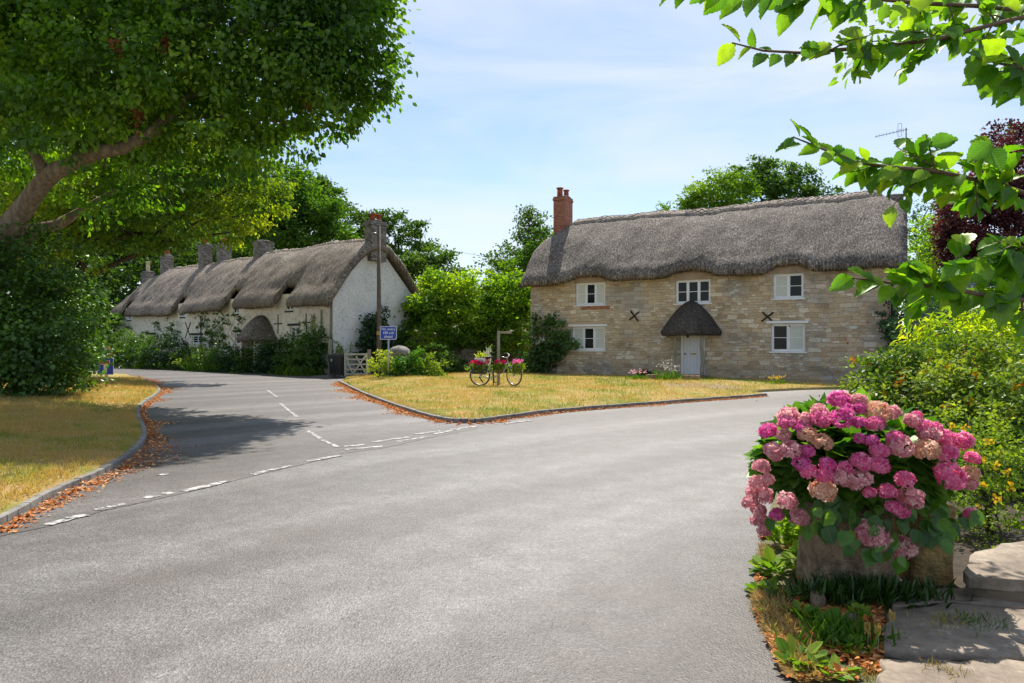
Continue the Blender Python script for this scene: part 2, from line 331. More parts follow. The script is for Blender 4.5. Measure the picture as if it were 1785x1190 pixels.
    nt.links.new(mix(nt, 1, br.outputs['Color'], ramp(nt, noise(nt, c, 7, 5), [(.3, (.7,)*3), (.7, (1.2,)*3)]), 'MULTIPLY'), p.inputs['Base Color']); p.inputs['Roughness'].default_value = .85
    bump(nt, p, mth(nt, 'SUBTRACT', 1.0, br.outputs['Fac']), .6, .01); M['brick'] = m
    # whitewashed render
    def render_wall(name, col, sc, bd):
        m, nt, p = mat_new(name); c = objco(nt); n1 = noise(nt, c, 1.1, 6, .65); n2 = noise(nt, c, sc, 4, .65)
        b = ramp(nt, n1, [(.3, tuple(x*.84 for x in col)), (.6, col)]); b = mix(nt, ramp(nt, noise(nt, mapping(nt, c, (1, 1, .35)), 2.3, 7, .75), [(.56, 0.0), (.72, .5)]), b, (.34, .32, .29))
        nt.links.new(mix(nt, 1, b, ramp(nt, n2, [(.32, (.66, .66, .67)), (.5, (1.0,)*3)]), 'MULTIPLY'), p.inputs['Base Color']); p.inputs['Roughness'].default_value = .9; bump(nt, p, n2, .9, bd); return m
    M['whitewash'] = render_wall('rough_whitewash', (.88, .88, .87), 9, .05); M['cream'] = render_wall('cream_limewash', (.88, .82, .72), 3, .02)
    M['plaster'] = simple('tan_plaster', (.34, .25, .17), .9, .2, 3)
    M['white'] = simple('white_gloss_paint', (.80, .81, .83), .35, .04, 3, bs=.05)
    M['door_white'] = simple('door_paint', (.74, .74, .77), .4, .05, 2, bs=.05)
    M['blind'] = simple('cream_blind', (.60, .62, .56), .8, .05, 3, bs=.05)
    m, nt, p = mat_new('window_glass'); p.inputs['Base Color'].default_value = (.012, .014, .014, 1); p.inputs['Roughness'].default_value = .06; p.inputs['Specular IOR Level'].default_value = .22
    c = objco(nt); bump(nt, p, noise(nt, c, 2.2, 2), .06, .05); M['glass'] = m
    M['iron'] = simple('black_iron', (.018, .017, .017), .5, .3, 10, metal=.3)
    M['black'] = simple('black_rubber', (.02, .02, .021), .6, .2, 10)
    M['pot_red'] = simple('terracotta', (.36, .1, .055), .8, .25, 8); M['pot_cream'] = simple('buff_clay', (.62, .52, .36), .8, .15, 6)
    M['metal'] = simple('galvanised_metal', (.45, .46, .47), .4, .1, 8, metal=.7); M['chrome'] = simple('worn_chrome', (.6, .6, .6), .3, .1, 8, metal=.9)
    M['brass'] = simple('brass', (.42, .26, .08), .4, .2, 12, metal=.6)
    M['pole_wood'] = simple('creosoted_pole', (.135, .105, .085), .85, .3, 5)
    m, nt, p = mat_new('weathered_oak'); c = objco(nt); n1 = noise(nt, mapping(nt, c, (14, 14, 1.2)), 2, 5, .7)
    nt.links.new(ramp(nt, n1, [(.3, (.16, .14, .11)), (.5, (.28, .25, .2)), (.7, (.42, .39, .33))]), p.inputs['Base Color']); p.inputs['Roughness'].default_value = .85; bump(nt, p, n1, .5, .01); M['oak'] = m
    m, nt, p = mat_new('bark'); c = objco(nt); n1 = noise(nt, mapping(nt, c, (3, 3, .9)), 2.5, 7, .75); v = ND(nt, 'TexVoronoi', Scale=9.0); nt.links.new(mapping(nt, c, (1, 1, .4)), v.inputs['Vector'])
    b = ramp(nt, n1, [(.3, (.09, .062, .044)), (.5, (.25, .18, .125)), (.7, (.46, .36, .26))]); nt.links.new(b, p.inputs['Base Color']); p.inputs['Roughness'].default_value = .95
    bump(nt, p, mth(nt, 'ADD', n1, mth(nt, 'MULTIPLY', v.outputs['Distance'], .6)), 1, .05); M['bark'] = m
    M['bark_dark'] = simple('dark_bark', (.07, .055, .042), .9, .35, 6, bs=.8, bd=.04)
    M['twig'] = simple('brown_twig', (.16, .10, .065), .7, .25, 20)
    m, nt, p = mat_new('flagstone'); c = objco(nt); n1 = noise(nt, c, 2.2, 7, .65); n2 = noise(nt, c, 30, 5, .7)
    b = ramp(nt, n1, [(.3, (.15, .118, .088)), (.5, (.25, .20, .155)), (.72, (.40, .33, .26))]); b = mix(nt, ramp(nt, noise(nt, c, 6, 5, .7), [(.58, 0.0), (.64, .5)]), b, (.5, .47, .4)); nt.links.new(mix(nt, 1, b, ramp(nt, n2, [(.3, (.75,)*3), (.7, (1.15,)*3)]), 'MULTIPLY'), p.inputs['Base Color']); p.inputs['Roughness'].default_value = .85
    bump(nt, p, mth(nt, 'ADD', n1, mth(nt, 'MULTIPLY', n2, .3)), .7, .03); M['flag'] = m
    M['trough'] = simple('lichened_stone', (.34, .25, .16), .95, .62, 11, bs=1, bd=.05); M['trough_gold'] = simple('golden_lichened_stone', (.36, .245, .10), .95, .6, 9, bs=1, bd=.05)
    # signs
    m, nt, p = mat_new('sign_blue'); p.inputs['Base Color'].default_value = (.004, .055, .50, 1); p.inputs['Roughness'].default_value = .4; M['blue'] = m
    m, nt, p = mat_new('sign_white'); p.inputs['Base Color'].default_value = (.75, .78, .82, 1); p.inputs['Roughness'].default_value = .4; M['signwhite'] = m
    m, nt, p = mat_new('sign_red'); p.inputs['Base Color'].default_value = (.5, .02, .02, 1); p.inputs['Roughness'].default_value = .4; M['red'] = m
    M['frame_blue'] = simple('pale_blue_enamel', (.38, .46, .52), .35, .1, 8, bs=.05); M['wicker'] = simple('wicker', (.17, .10, .06), .85, .4, 40, bs=.8)
    M['bin'] = simple('charcoal_plastic', (.045, .042, .042), .5, .15, 5, bs=.1); M['label'] = simple('pale_green_label', (.35, .55, .45), .6, .1, 5)
    # foliage
    M['lime'] = leafmat('lime_leaves', [(.025, .07, .008), (.085, .18, .016), (.25, .37, .03), (.70, .68, .05)], .58, .3, hue_t=(1.7, 1.95, .35))
    M['lime_pale'] = leafmat('pale_lime_leaves', [(.05, .12, .012), (.13, .22, .018), (.32, .37, .028), (.62, .55, .05)], .58, .2, hue_t=(1.9, 1.8, .35))  # paler, yellower greens for the second lime
    M['deadleaf'] = leafmat('brown_dead_leaves', [(.12, .04, .015), (.22, .075, .03), (.3, .12, .05)], .3, hue_t=(1.3, 1, .7))
    M['ivy'] = leafmat('ivy_leaves', [(.022, .06, .010), (.055, .135, .018), (.12, .23, .03), (.28, .38, .07)], .42, .35, .4)
    M['hedge'] = leafmat('hedge_leaves', [(.03, .075, .018), (.07, .15, .03), (.15, .25, .05), (.32, .38, .09)], .45)
    M['wood_far'] = leafmat('woodland_leaves', [(.03, .07, .022), (.06, .12, .03), (.10, .18, .035), (.19, .26, .06)], .45)
    M['oakleaf'] = leafmat('bright_green_leaves', [(.05, .12, .018), (.11, .22, .025), (.22, .33, .04), (.40, .46, .08)], .5)
    M['vine'] = leafmat('vine_leaves', [(.05, .13, .015), (.13, .25, .02), (.32, .42, .025), (.64, .60, .03)], .6, .15, hue_t=(2.0, 1.9, .35))
    M['fig'] = leafmat('yellow_green_leaves', [(.10, .18, .025), (.22, .32, .04), (.38, .44, .08), (.58, .6, .2)], .5)
    M['hyper'] = leafmat('glossy_shrub_leaves', [(.05, .11, .02), (.13, .21, .035), (.28, .34, .07), (.5, .5, .15)], .45, .2, .4)
    M['beech'] = leafmat('copper_beech_leaves', [(.05, .014, .018), (.12, .03, .038), (.21, .05, .058), (.33, .12, .11)], .35, .25, hue_t=(1.3, .8, .8))
    M['near'] = leafmat('hornbeam_leaves', [(.05, .145, .008), (.10, .235, .012), (.175, .32, .02), (.36, .42, .03)], .62, .25, .35, (1.5, 1.75, .35), True)
    M['hydleaf'] = leafmat('hydrangea_leaves', [(.02, .085, .012), (.045, .15, .02), (.11, .27, .03), (.24, .40, .06)], .5, .25, .35, veins=True)
    M['dark_shrub'] = leafmat('dark_shrub_leaves', [(.012, .035, .016), (.025, .07, .028), (.05, .11, .04), (.1, .17, .06)], .25, .2)
    M['blade'] = leafmat('grass_blades', [(.50, .35, .165), (.46, .36, .15), (.31, .31, .085), (.14, .23, .035)], .35, .03)
    M['weed'] = leafmat('weed_leaves', [(.035, .11, .015), (.07, .18, .02), (.16, .28, .03), (.28, .36, .05)], .45)
    M['fallen'] = leafmat('fallen_leaves', [(.30, .09, .03), (.52, .17, .05), (.66, .30, .11), (.70, .48, .25)], .15, .05, hue_t=(1.3, 1, .7))
    pinks = {'magenta': [(.60, .07, .34), (.78, .18, .48), (.88, .34, .62)], 'pink': [(.70, .14, .36), (.86, .28, .50), (.92, .46, .62)], 'rose': [(.60, .25, .30), (.80, .46, .48), (.90, .68, .64)], 'cream': [(.62, .36, .24), (.78, .55, .38), (.88, .72, .55)]}
    for k, v in pinks.items(): M['p_'+k] = leafmat(k+'_petals', v, .5, .02, .6, (1.2, 1, 1.1))
    M['geranium'] = leafmat('scarlet_pink_petals', [(.6, .01, .06), (.75, .03, .15), (.8, .06, .3)], .3, .02, .6, (1.2, 1, 1))
    M['whiteflower'] = leafmat('white_petals', [(.6, .6, .55), (.75, .75, .7)], .3, .02, .6, (1, 1, 1)); M['yellowflower'] = leafmat('yellow_petals', [(.7, .42, .02), (.8, .6, .05)], .3, .02, .6, (1.1, 1, .6)); M['orangeflower'] = leafmat('orange_petals', [(.55, .16, .02), (.75, .38, .03)], .3, .02, .6, (1.1, 1, .6))
build_mats()
# ---------------------------------------------------------------- leaves
TPL = {
 'quad': (np.array([(0, 0, 0), (.45, .36, .10), (1, 0, 0), (.45, -.36, .10)]), [(0, 1, 2, 3)]),
 'fold': (np.array([(0, 0, 0), (.35, .33, .09), (.78, .22, .06), (1, 0, -.04), (.78, -.22, .06), (.35, -.33, .09)]), [(0, 1, 2, 3), (0, 3, 4, 5)]),
 'round': (np.array([(0, 0, 0), (.12, .38, .07), (.55, .42, .09), (1, 0, -.06), (.55, -.42, .09), (.12, -.38, .07)]), [(0, 1, 2, 3), (0, 3, 4, 5)]),
 'narrow': (np.array([(0, 0, 0), (.4, .13, .05), (1, 0, -.16), (.4, -.13, .05)]), [(0, 1, 2, 3)]),
 'blade': (np.array([(0, .055, 0), (0, -.055, 0), (.6, -.04, .06), (1, 0, .2), (.6, .04, .06)]), [(0, 1, 2, 3, 4)]),
 'thin': (np.array([(0, .012, 0), (0, -.012, 0), (.6, -.010, .10), (1, 0, .34), (.6, .010, .10)]), [(0, 1, 2, 3, 4)]),
 'petal': (np.array([(0, 0, 0), (.55, .42, .12), (1, 0, .06), (.55, -.42, .12)]), [(0, 1, 2, 3)]),
}
def _serr():
    up = [(0, 0, 0)]; N_ = 7
    for i in range(N_):
        a = (i+.4)/N_; w = .36*math.sin(math.pi*min(1, a*.98)**.78)+.02; zc = -.16*a*a
        up += [(a, w, .13*w/.36+zc), (a+.075, w*.93, .12*w/.36+zc)]
    tip = (1.06, 0, -.20)
    n = len(up)-1
    vs = up+[tip]+[(x, -y, z) for x, y, z in up[1:]]
    mid = [(a, 0, -.16*a*a) for a in (0.25, .5, .75)]
    mi = len(vs); vs += mid
    U = list(range(1, n+1)); T = n+1; D = list(range(n+2, n+2+n)); fs = []
    def half(L, flip):
        m = [0, mi, mi+1, mi+2, T]; cut = [0, n//4+1, n//2+1, 3*n//4+1, n]
        for k in range(4):
            seg = L[cut[k]:cut[k+1]] if k == 0 else L[cut[k]-1:cut[k+1]]
            f = [m[k]]+seg+[m[k+1]]; fs.append(tuple(f if not flip else f[::-1]))
    half(U, True); half(D, False); return np.array(vs), fs
TPL['serrate'] = _serr()
def leaf_mesh(name, P, T, N, size, tint, mat, parent=None, tpl='quad', smooth=False):
    P = np.asarray(P, float); T = nrm(np.asarray(T, float)); N = np.asarray(N, float)
    N = nrm(N-T*np.sum(N*T, 1, keepdims=True)); B = np.cross(N, T)
    V0, fs = TPL[tpl]; k = len(V0); size = np.broadcast_to(size, (len(P),))
    V = P[:, None, :]+size[:, None, None]*(V0[None, :, 0, None]*T[:, None]+V0[None, :, 1, None]*B[:, None]+V0[None, :, 2, None]*N[:, None])
    base = (np.arange(len(P))*k)[:, None]; FA = []; tt = []
    by = {}
    for f in fs: by.setdefault(len(f), []).append(f)
    for m, L in by.items():
        A = (base[:, None, :]+np.array(L)[None]).reshape(-1, m); FA.append(A); tt.append(np.repeat(tint, len(L)))
    me = fast_mesh(name, V.reshape(-1, 3), FA, smooth, uv=(np.tile(V0[:, :2], (len(P), 1)) if tpl in ('serrate', 'round') else None), fattr={'tint': np.clip(np.concatenate(tt), 0, 1)})
    return link(name, me, mat, parent)
def rdir(r, n): return nrm(r.normal(size=(n, 3)))
def crown(r, lobes, clumps=30, per=40, cr=.5, size=.12, fill=.6, up=.5, droop=.35, flat=.55, cutoff=None, tfreq=.5, tshift=0, sun=None):
    """lobes: list of (centre, radius | (rx,ry,rz)); clumps scale with lobe surface; returns leaf arrays"""
    Ps = []; Ts = []; Ns = []; ti = []
    for (c, rad) in lobes:
        rad = np.array(rad if hasattr(rad, '__len__') else (rad, rad, rad)); area = (rad[0]*rad[1]*rad[2])**(2/3)
        nc = max(3, int(clumps*area)); d = rdir(r, nc); rr = fill+(1.06-fill)*r.random(nc)**.6
        C = np.array(c)+d*rad*rr[:, None]*(.9+.25*r.random((nc, 1)))
        m = per; cl = np.repeat(np.arange(nc), m); csz = cr*(.6+.8*r.random(nc))
        off = r.normal(size=(nc*m, 3))*.5; off[:, 2] *= flat
        L = C[cl]+off*csz[cl][:, None]; dd = d[cl]
        out = nrm(off*np.array([1, 1, .6])+.6*dd)
        T_ = nrm(out*.9+rdir(r, len(L))*.7+np.array([0, 0, -droop]))
        N_ = nrm(dd*.5+rdir(r, len(L))*.75+np.array([0, 0, up]))
        Ps.append(L); Ts.append(T_); Ns.append(N_)
        ti.append(.30+.30*(r.random(nc)[cl]-.5)+.5*(vnoise(L, tfreq)-.5)+.35*(r.random(len(L))-.5)+tshift)
    P = np.concatenate(Ps); T = np.concatenate(Ts); N = np.concatenate(Ns); t = np.concatenate(ti)
    if cutoff is not None:
        k = cutoff(P); P, T, N, t = P[k], T[k], N[k], t[k]
    return P, T, N, size*(.65+.7*r.random(len(P))), t
def limb(mb, a, b, r0, r1, seed=0, n=8, sag=.0, wig=.12, k=7):
    r = np.random.default_rng(seed); a = Vector(a); b = Vector(b); L = (b-a).length; pts = []; rs = []
    for i in range(k):
        t = i/(k-1); p = a.lerp(b, t)+Vector((0, 0, sag*L*math.sin(math.pi*t)))
        if 0 < i < k-1: p += Vector(r.normal(size=3))*wig*L*.18
        pts.append(p); rs.append(r0+(r1-r0)*t)
    mb.tube(pts, rs, n); return pts
def tree(name, label, cat, base, lobes, mat, tr=.25, group=None, bark='bark_dark', seed=1, tpl='quad', fork=.35, trunk_to=None, parts=('trunk', 'crown'), **kw):
    r = np.random.default_rng(seed); base = Vector(base); t = empty(name, base, 0, label, cat, group)
    cs = [Vector(l[0]) for l in lobes]; mean = sum(cs, Vector())/len(cs)
    top = Vector(trunk_to) if trunk_to else Vector((mean.x*.6+base.x*.4, mean.y*.6+base.y*.4, base.z+(mean.z-base.z)*fork*2))
    f = base.lerp(top, .5)
    mb = MB(); limb(mb, base-base, top-base, tr, tr*.5, seed, 10, 0, .1)
    for i, c in enumerate(cs): limb(mb, (f if i % 2 else base.lerp(top, .85))-base, c-base, tr*.42, tr*.1, seed+i+1, 6, .05, .2)
    mb.build(parts[0], M[bark], t)
    P, T, N, sz, ti = crown(r, lobes, **kw)
    leaf_mesh(parts[1], P-np.array(base), T, N, sz, ti, M[mat], t, tpl); return t

# ---------------------------------------------------------------- ground, road
def poly_obj(name, pts, z, mat, kind='structure'):
    bm = bmesh.new(); vs = [bm.verts.new((p[0], p[1], z)) for p in pts]; f = bm.faces.new(vs)
    if f.normal.z < 0: f.normal_flip()
    bmesh.ops.triangulate(bm, faces=bm.faces[:]); bmesh.ops.recalc_face_normals(bm, faces=bm.faces[:])
    if sum(f.normal.z for f in bm.faces) < 0: bmesh.ops.reverse_faces(bm, faces=bm.faces[:])
    me = bpy.data.meshes.new(name); bm.to_mesh(me); bm.free(); return tag(link(name, me, mat), kind=kind)
def resample(pts, step, closed=True):
    pts = [Vector((p[0], p[1], 0)) for p in pts]; out = []; n = len(pts)
    for i in range(n if closed else n-1):
        a, b = pts[i], pts[(i+1) % n]; k = max(1, int((b-a).length/step))
        out += [a.lerp(b, j/k) for j in range(k)]
    if not closed: out.append(pts[-1])
    return out
def smooth_line(pts, it=3, closed=False):
    pts = [Vector((p[0], p[1], 0)) for p in pts]
    for _ in range(it):
        q = []; n = len(pts)
        for i in range(n if closed else n-1):
            a, b = pts[i], pts[(i+1) % n]; q += [a.lerp(b, .25), a.lerp(b, .75)]
        if not closed: q = [pts[0]]+q+[pts[-1]]
        pts = q
    return pts
def poly_dist(P, poly):
    P = np.asarray(P, float)[:, :2]; A = np.array([(p[0], p[1]) for p in poly]); B = np.roll(A, -1, 0); best = np.full(len(P), 1e9); ins = np.zeros(len(P), bool)
    for a, b in zip(A, B):
        d = b-a; t = np.clip(((P-a)@d)/max(d@d, 1e-9), 0, 1); q = a+t[:, None]*d; best = np.minimum(best, np.hypot(*(P-q).T))
        c = ((a[1] > P[:, 1]) != (b[1] > P[:, 1])); xx = (b[0]-a[0])*(P[:, 1]-a[1])/((b[1]-a[1]) if abs(b[1]-a[1]) > 1e-9 else 1e-9)+a[0]; ins ^= c & (P[:, 0] < xx)
    return best, ins
g = []
for i in range(-1, 2): pass
gm = MB(); nx, ny = 60, 60
gx = np.linspace(-260, 260, nx); gy = np.linspace(-60, 420, ny)
def hill_z(x, y):
    a = np.clip((y-62+(.25*x if x < 0 else -.05*x))/60, 0, 1); a = a*a*(3-2*a); return -.03+a*9*(1.0 if x < 8 else max(.35, 1-(x-8)/60))
gm.add([(x, y, hill_z(x, y)) for y in gy for x in gx], [(j*nx+i, j*nx+i+1, (j+1)*nx+i+1, (j+1)*nx+i) for j in range(ny-1) for i in range(nx-1)], True)
tag(gm.build('ground', M['soil']), kind='structure')
road = [(-45, -6), (6.0, -6)]+[gr(1385, 1190), gr(1350, 1120), gr(1312, 1040), gr(1318, 975)]
road += [(2.9, 7.5), (5.2, 11), (8.6, 16), (11.2, 19), (17, 21.5), (34, 24), (34, 29)]+[gr(1500, 679), gr(1400, 679), gr(1340, 680), gr(1100, 675), gr(900, 672), gr(700, 668), gr(600, 659), gr(545, 656), gr(470, 651.5), gr(400, 648), gr(300, 643.5), gr(200, 640.5), (-40, 49), (-60, 52), (-75, 30)]
poly_obj('road', road, 0.0, M['asphalt'])
poly_obj('gravel_drive', [gr(540, 656), gr(603, 657.5), gr(640, 657), (-4.2, 31.5), (-1.5, 36), (-6.2, 38), (-9.5, 34)], .010, M['gravel'])
poly_obj('side_road', [(-12, 2.2), gr(0, 935), gr(80, 919), gr(180, 891), gr(320, 860), gr(440, 830), gr(535, 808), gr(600, 790), gr(670, 781), gr(745, 764), gr(832, 747), gr(832, 738), gr(790, 733), gr(700, 709), gr(640, 688), gr(594, 664), gr(575, 657.2), gr(545, 655.6), gr(470, 651), gr(400, 647.6), gr(300, 643), gr(200, 640), (-40, 49), (-60, 45), (-60, 10)], .004, M['asphalt_side'])
# two grass verges with a gentle crown, kerbs along the road edge
isl_front = smooth_line([gr(594, 667), gr(640, 690), gr(700, 712), gr(750, 728), gr(790, 736.5), gr(830, 737), gr(880, 730), gr(960, 719), gr(1100, 708), gr(1230, 698), gr(1300, 693), gr(1333, 690)], 2)
HR = dict(o=Vector((.93, 34.1, 0)), rz=math.atan2(-.503, .864), L=15.9, W=6.0)      # stone cottage
HL = dict(o=Vector((-30.84, 53.16, 0)), rz=math.atan2(-.658, .753), L=29.1, W=5.3)  # whitewashed terrace
for h in (HR, HL): h['M'] = Matrix.Translation(h['o']) @ Matrix.Rotation(h['rz'], 4, 'Z'); h['I'] = h['M'].inverted()
def Wd(h, x, y, z=0): return h['M'] @ Vector((x, y, z))
def onwall(h, px, py=None, y=0.0):
    d = Vector(((px-892.5)/F, 1, 0)); d2 = h['I'].to_3x3() @ d; o2 = h['I'] @ Vector((0, 0, 0)); t = (y-o2.y)/d2.y
    return (o2+d2*t).x, CH-((py or HY)-HY)/F*t
isl = isl_front+[gr(1310, 684), gr(1400, 679.5), gr(1500, 677), (15.3, 26.2), (1.2, 34.4), (-.5, 36.3), (-3, 36), (-4.6, 32), gr(640, 657), gr(606, 659)]
lv_front = smooth_line([(-9.2, 1.0), gr(-60, 940), gr(0, 913), gr(88, 862), gr(150, 838), gr(205, 810), gr(245, 775), gr(248, 755), gr(236, 728), gr(240, 708), gr(268, 692), gr(278, 681), gr(262, 668), gr(225, 655), gr(195, 653)], 2)
lv = lv_front+[(-24, 36), (-34, 38), (-60, 38), (-60, 1)]
def verge_h(kind, P):
    d, ins = poly_dist(P, isl if kind == 'isl' else lv)
    s = np.clip(d/3.0, 0, 1); s = s*s*(3-2*s); P = np.asarray(P, float)
    return (.075+.12*s if kind == 'isl' else .08+.18*s)+.03*(vnoise(np.c_[P[:, 0], P[:, 1], 0*P[:, 0]], .5)-.5)
def verge(name, kind, poly, step, zone=None):
    """grid of quads clipped to the polygon: cells inside plus a skirt of boundary triangles"""
    bnd = resample(poly, step*.9)
    bm = bmesh.new(); bv = [bm.verts.new((p.x, p.y, 0)) for p in bnd]
    f = bm.faces.new(bv); bmesh.ops.triangulate(bm, faces=[f])
    for k in range(7):
        es = [e for e in bm.edges if e.calc_length() > step*1.6 and (zone is None or zone(e.verts[0].co) or zone(e.verts[1].co))]
        if not es: break
        bmesh.ops.subdivide_edges(bm, edges=es, cuts=1, use_grid_fill=False); bmesh.ops.triangulate(bm, faces=[q for q in bm.faces if len(q.verts) > 3])
    bm.verts.ensure_lookup_table(); P = np.array([v.co[:] for v in bm.verts]); hz = verge_h(kind, P)
    for v, z in zip(bm.verts, hz): v.co.z = z
    be = [e for e in bm.edges if e.is_boundary]; r_ = bmesh.ops.extrude_edge_only(bm, edges=be)
    for v in r_['geom']:
        if isinstance(v, bmesh.types.BMVert): v.co.z = -.02
    bmesh.ops.recalc_face_normals(bm, faces=bm.faces[:])
    me = bpy.data.meshes.new(name); bm.to_mesh(me); bm.free()
    if sum(p.normal.z for p in me.polygons) < 0: me.flip_normals()
    me.polygons.foreach_set('use_smooth', [True]*len(me.polygons))
    P = np.array([v.co[:] for v in me.vertices])
    if kind == 'isl':
        L = np.array([(HR['I'] @ Vector(p))[:] for p in P]); e = np.clip(1-np.abs(-L[:, 1]-1.7)/1.0, 0, 1)*np.clip((L[:, 0]+1)/3, 0, 1)
        e = np.maximum(e, np.clip(1-np.hypot(P[:, 0]-6.3, (P[:, 1]-23.2)*1.4)/2.6, 0, 1)*.9); e = np.maximum(e, np.clip(1-np.hypot((P[:, 0]+2.0)*.4, (P[:, 1]-31.5)*1.0)/1.1, 0, 1)*.8)
    else: e = P[:, 0]*0
    a = me.attributes.new('earth', 'FLOAT', 'POINT'); a.data.foreach_set('value', e.astype(np.float32))
    return tag(link(name, me, M['lawn']), kind='structure')
verge('green_island_lawn', 'isl', isl, .4)
verge('roadside_lawn', 'lv', lv, .45, lambda c: c.x > -22)
def kerb(pts, w, h, mat, inset):
    mb = MB(); pts = resample(pts, .9, False); r = np.random.default_rng(5)
    for i in range(len(pts)-1):
        a, b = pts[i], pts[i+1]; d = b-a
        if d.length < .05: continue
        ang = math.atan2(d.y, d.x); T_ = Matrix.Translation(a) @ Matrix.Rotation(ang, 4, 'Z')
        y0, y1 = (0, w) if inset > 0 else (-w, 0)
        mb.rbox(.002, d.length-.002, y0, y1, -.05, h+r.normal()*.004, .006, T_ @ Matrix.Rotation(r.normal()*.008, 4, 'X'))
    return tag(mb.build('kerb', mat), kind='structure')
kerb(isl_front, .09, .09, M['kerb'], -1); kerb(lv_front, .075, .085, M['kerb'], -1)
# road markings
def mark(a, b, w, z=.009):
    a = Vector(a); b = Vector(b); a.z = b.z = 0; d = (b-a).normalized(); n = Vector((-d.y, d.x, 0))*w/2; r = np.random.default_rng(int(abs(a.x*997+a.y*31)))
    k = max(3, int((b-a).length/.12)); L = []; Rr = []
    for i in range(k+1):
        p = a.lerp(b, i/k); L.append(p+n*(1+.35*r.normal()*.5)+d*0); Rr.append(p-n*(1+.35*r.normal()*.5))
    mb = MB(); vs = L+Rr; mb.add([(v.x, v.y, z) for v in vs], [(i, i+1, k+2+i, k+1+i) for i in range(k)])
    o = mb.build('road_marking', M['paint'])
    if o.data.polygons[0].normal.z < 0: o.data.flip_normals()
    tag(o, kind='structure')
for (x0, y0, x1, y1) in [(82, 916, 118, 906), (120, 905, 150, 898), (168, 890, 186, 886), (186, 885, 218, 879), (252, 869, 276, 864), (285, 862, 300, 859), (320, 857, 398, 839), (438, 828, 506, 812), (536, 805, 595, 794),
                         (598, 779, 634, 775), (600, 784.5, 668, 778), (650, 771, 712, 762), (694, 770, 742, 762), (722, 757.5, 770, 751.5), (757, 757, 800, 748), (786, 749, 832, 743), (880, 739, 925, 733), (278, 829, 292, 826)]:
    mark(gr(x0, y0), gr(x1, y1), .11)
for (x0, y0, x1, y1) in [(466, 680, 483, 692), (488, 703, 518, 727), (534, 750, 560, 765), (563, 767, 590, 780)]: mark(gr(x0, y0), gr(x1, y1), .075)
# ---------------------------------------------------------------- walls and windows
def wall_openings(name, L, H, ops, mat, parent, depth=.22, x0=0.0):
    """front wall in local xz plane at y=0 with real openings (x0,x1,z0,z1) and reveals"""
    xs = sorted({x0, L} | {o[0] for o in ops} | {o[1] for o in ops}); zs = sorted({0, H} | {o[2] for o in ops} | {o[3] for o in ops}); mb = MB()
    for i in range(len(xs)-1):
        for j in range(len(zs)-1):
            cx, cz = (xs[i]+xs[i+1])/2, (zs[j]+zs[j+1])/2
            if any(o[0] < cx < o[1] and o[2] < cz < o[3] for o in ops): continue
            mb.add([(xs[i], 0, zs[j]), (xs[i+1], 0, zs[j]), (xs[i+1], 0, zs[j+1]), (xs[i], 0, zs[j+1])], [(0, 1, 2, 3)])
    for (a, b, c, d) in ops:
        for q in ([(a, c), (b, c)], [(b, c), (b, d)], [(b, d), (a, d)], [(a, d), (a, c)]):
            mb.add([(q[0][0], 0, q[0][1]), (q[1][0], 0, q[1][1]), (q[1][0], depth, q[1][1]), (q[0][0], depth, q[0][1])], [(0, 1, 2, 3)])
    return mb
def window(parent, x0, x1, z0, z1, lights, rec=.10, fr=.055, sill=True, trans=True, name='window', mat='white', bars=1, sash=.035):
    """lights: string of d(ark) / b(lind) from left to right"""
    f = MB(); f.rbox(x0, x1, rec, rec+.07, z1-fr, z1, .004); f.rbox(x0, x1, rec, rec+.07, z0, z0+fr, .004); f.rbox(x0, x0+fr, rec+.001, rec+.069, z0+fr, z1-fr, .004); f.rbox(x1-fr, x1, rec+.001, rec+.069, z0+fr, z1-fr, .004)
    w = empty(name, ((x0+x1)/2, 0, z0)); w.parent = parent; Mo = Matrix.Translation((-(x0+x1)/2, 0, -z0))
    def put(mb, nm, mt):
        if mb.v: mb.v = [tuple(Mo @ Vector(v)) for v in mb.v]; mb.build(nm, M[mt], w)
    n = len(lights); iw = (x1-x0-2*fr-(n-1)*fr*.8)/n; glass = MB(); sb = MB()
    for i, k in enumerate(lights):
        a = x0+fr+i*(iw+fr*.8); b = a+iw
        if i: f.rbox(a-fr*.8, a, rec+.002, rec+.068, z0+fr, z1-fr, .004)
        s = sash; sb.box(a, b, rec+.012, rec+.05, z1-fr-s, z1-fr); sb.box(a, b, rec+.012, rec+.05, z0+fr, z0+fr+s); sb.box(a, a+s, rec+.013, rec+.049, z0+fr+s, z1-fr-s); sb.box(b-s, b, rec+.013, rec+.049, z0+fr+s, z1-fr-s)
        for q in range(bars):
            zm = z0+fr+(z1-z0-2*fr)*(q+1)/(bars+1); sb.box(a+s, b-s, rec+.016, rec+.046, zm-.013, zm+.013)
        if k == 'b': put(MB().box(a+s*.5, b-s*.5, rec+.030, rec+.036, z0+fr, z1-fr), 'blind', 'blind')
        else: glass.box(a+s*.5, b-s*.5, rec+.030, rec+.036, z0+fr, z1-fr)
    put(f, 'frame', mat); put(sb, 'sash', mat); put(glass, 'pane', 'glass')
    if sill: q = MB().rbox(x0-.07, x1+.07, -.05, rec+.001, z0-.055, z0-.002, .008); put(q, 'sill', mat)
    return w
def sstep(x): x = np.clip(x, 0, 1); return x*x*(3-2*x)
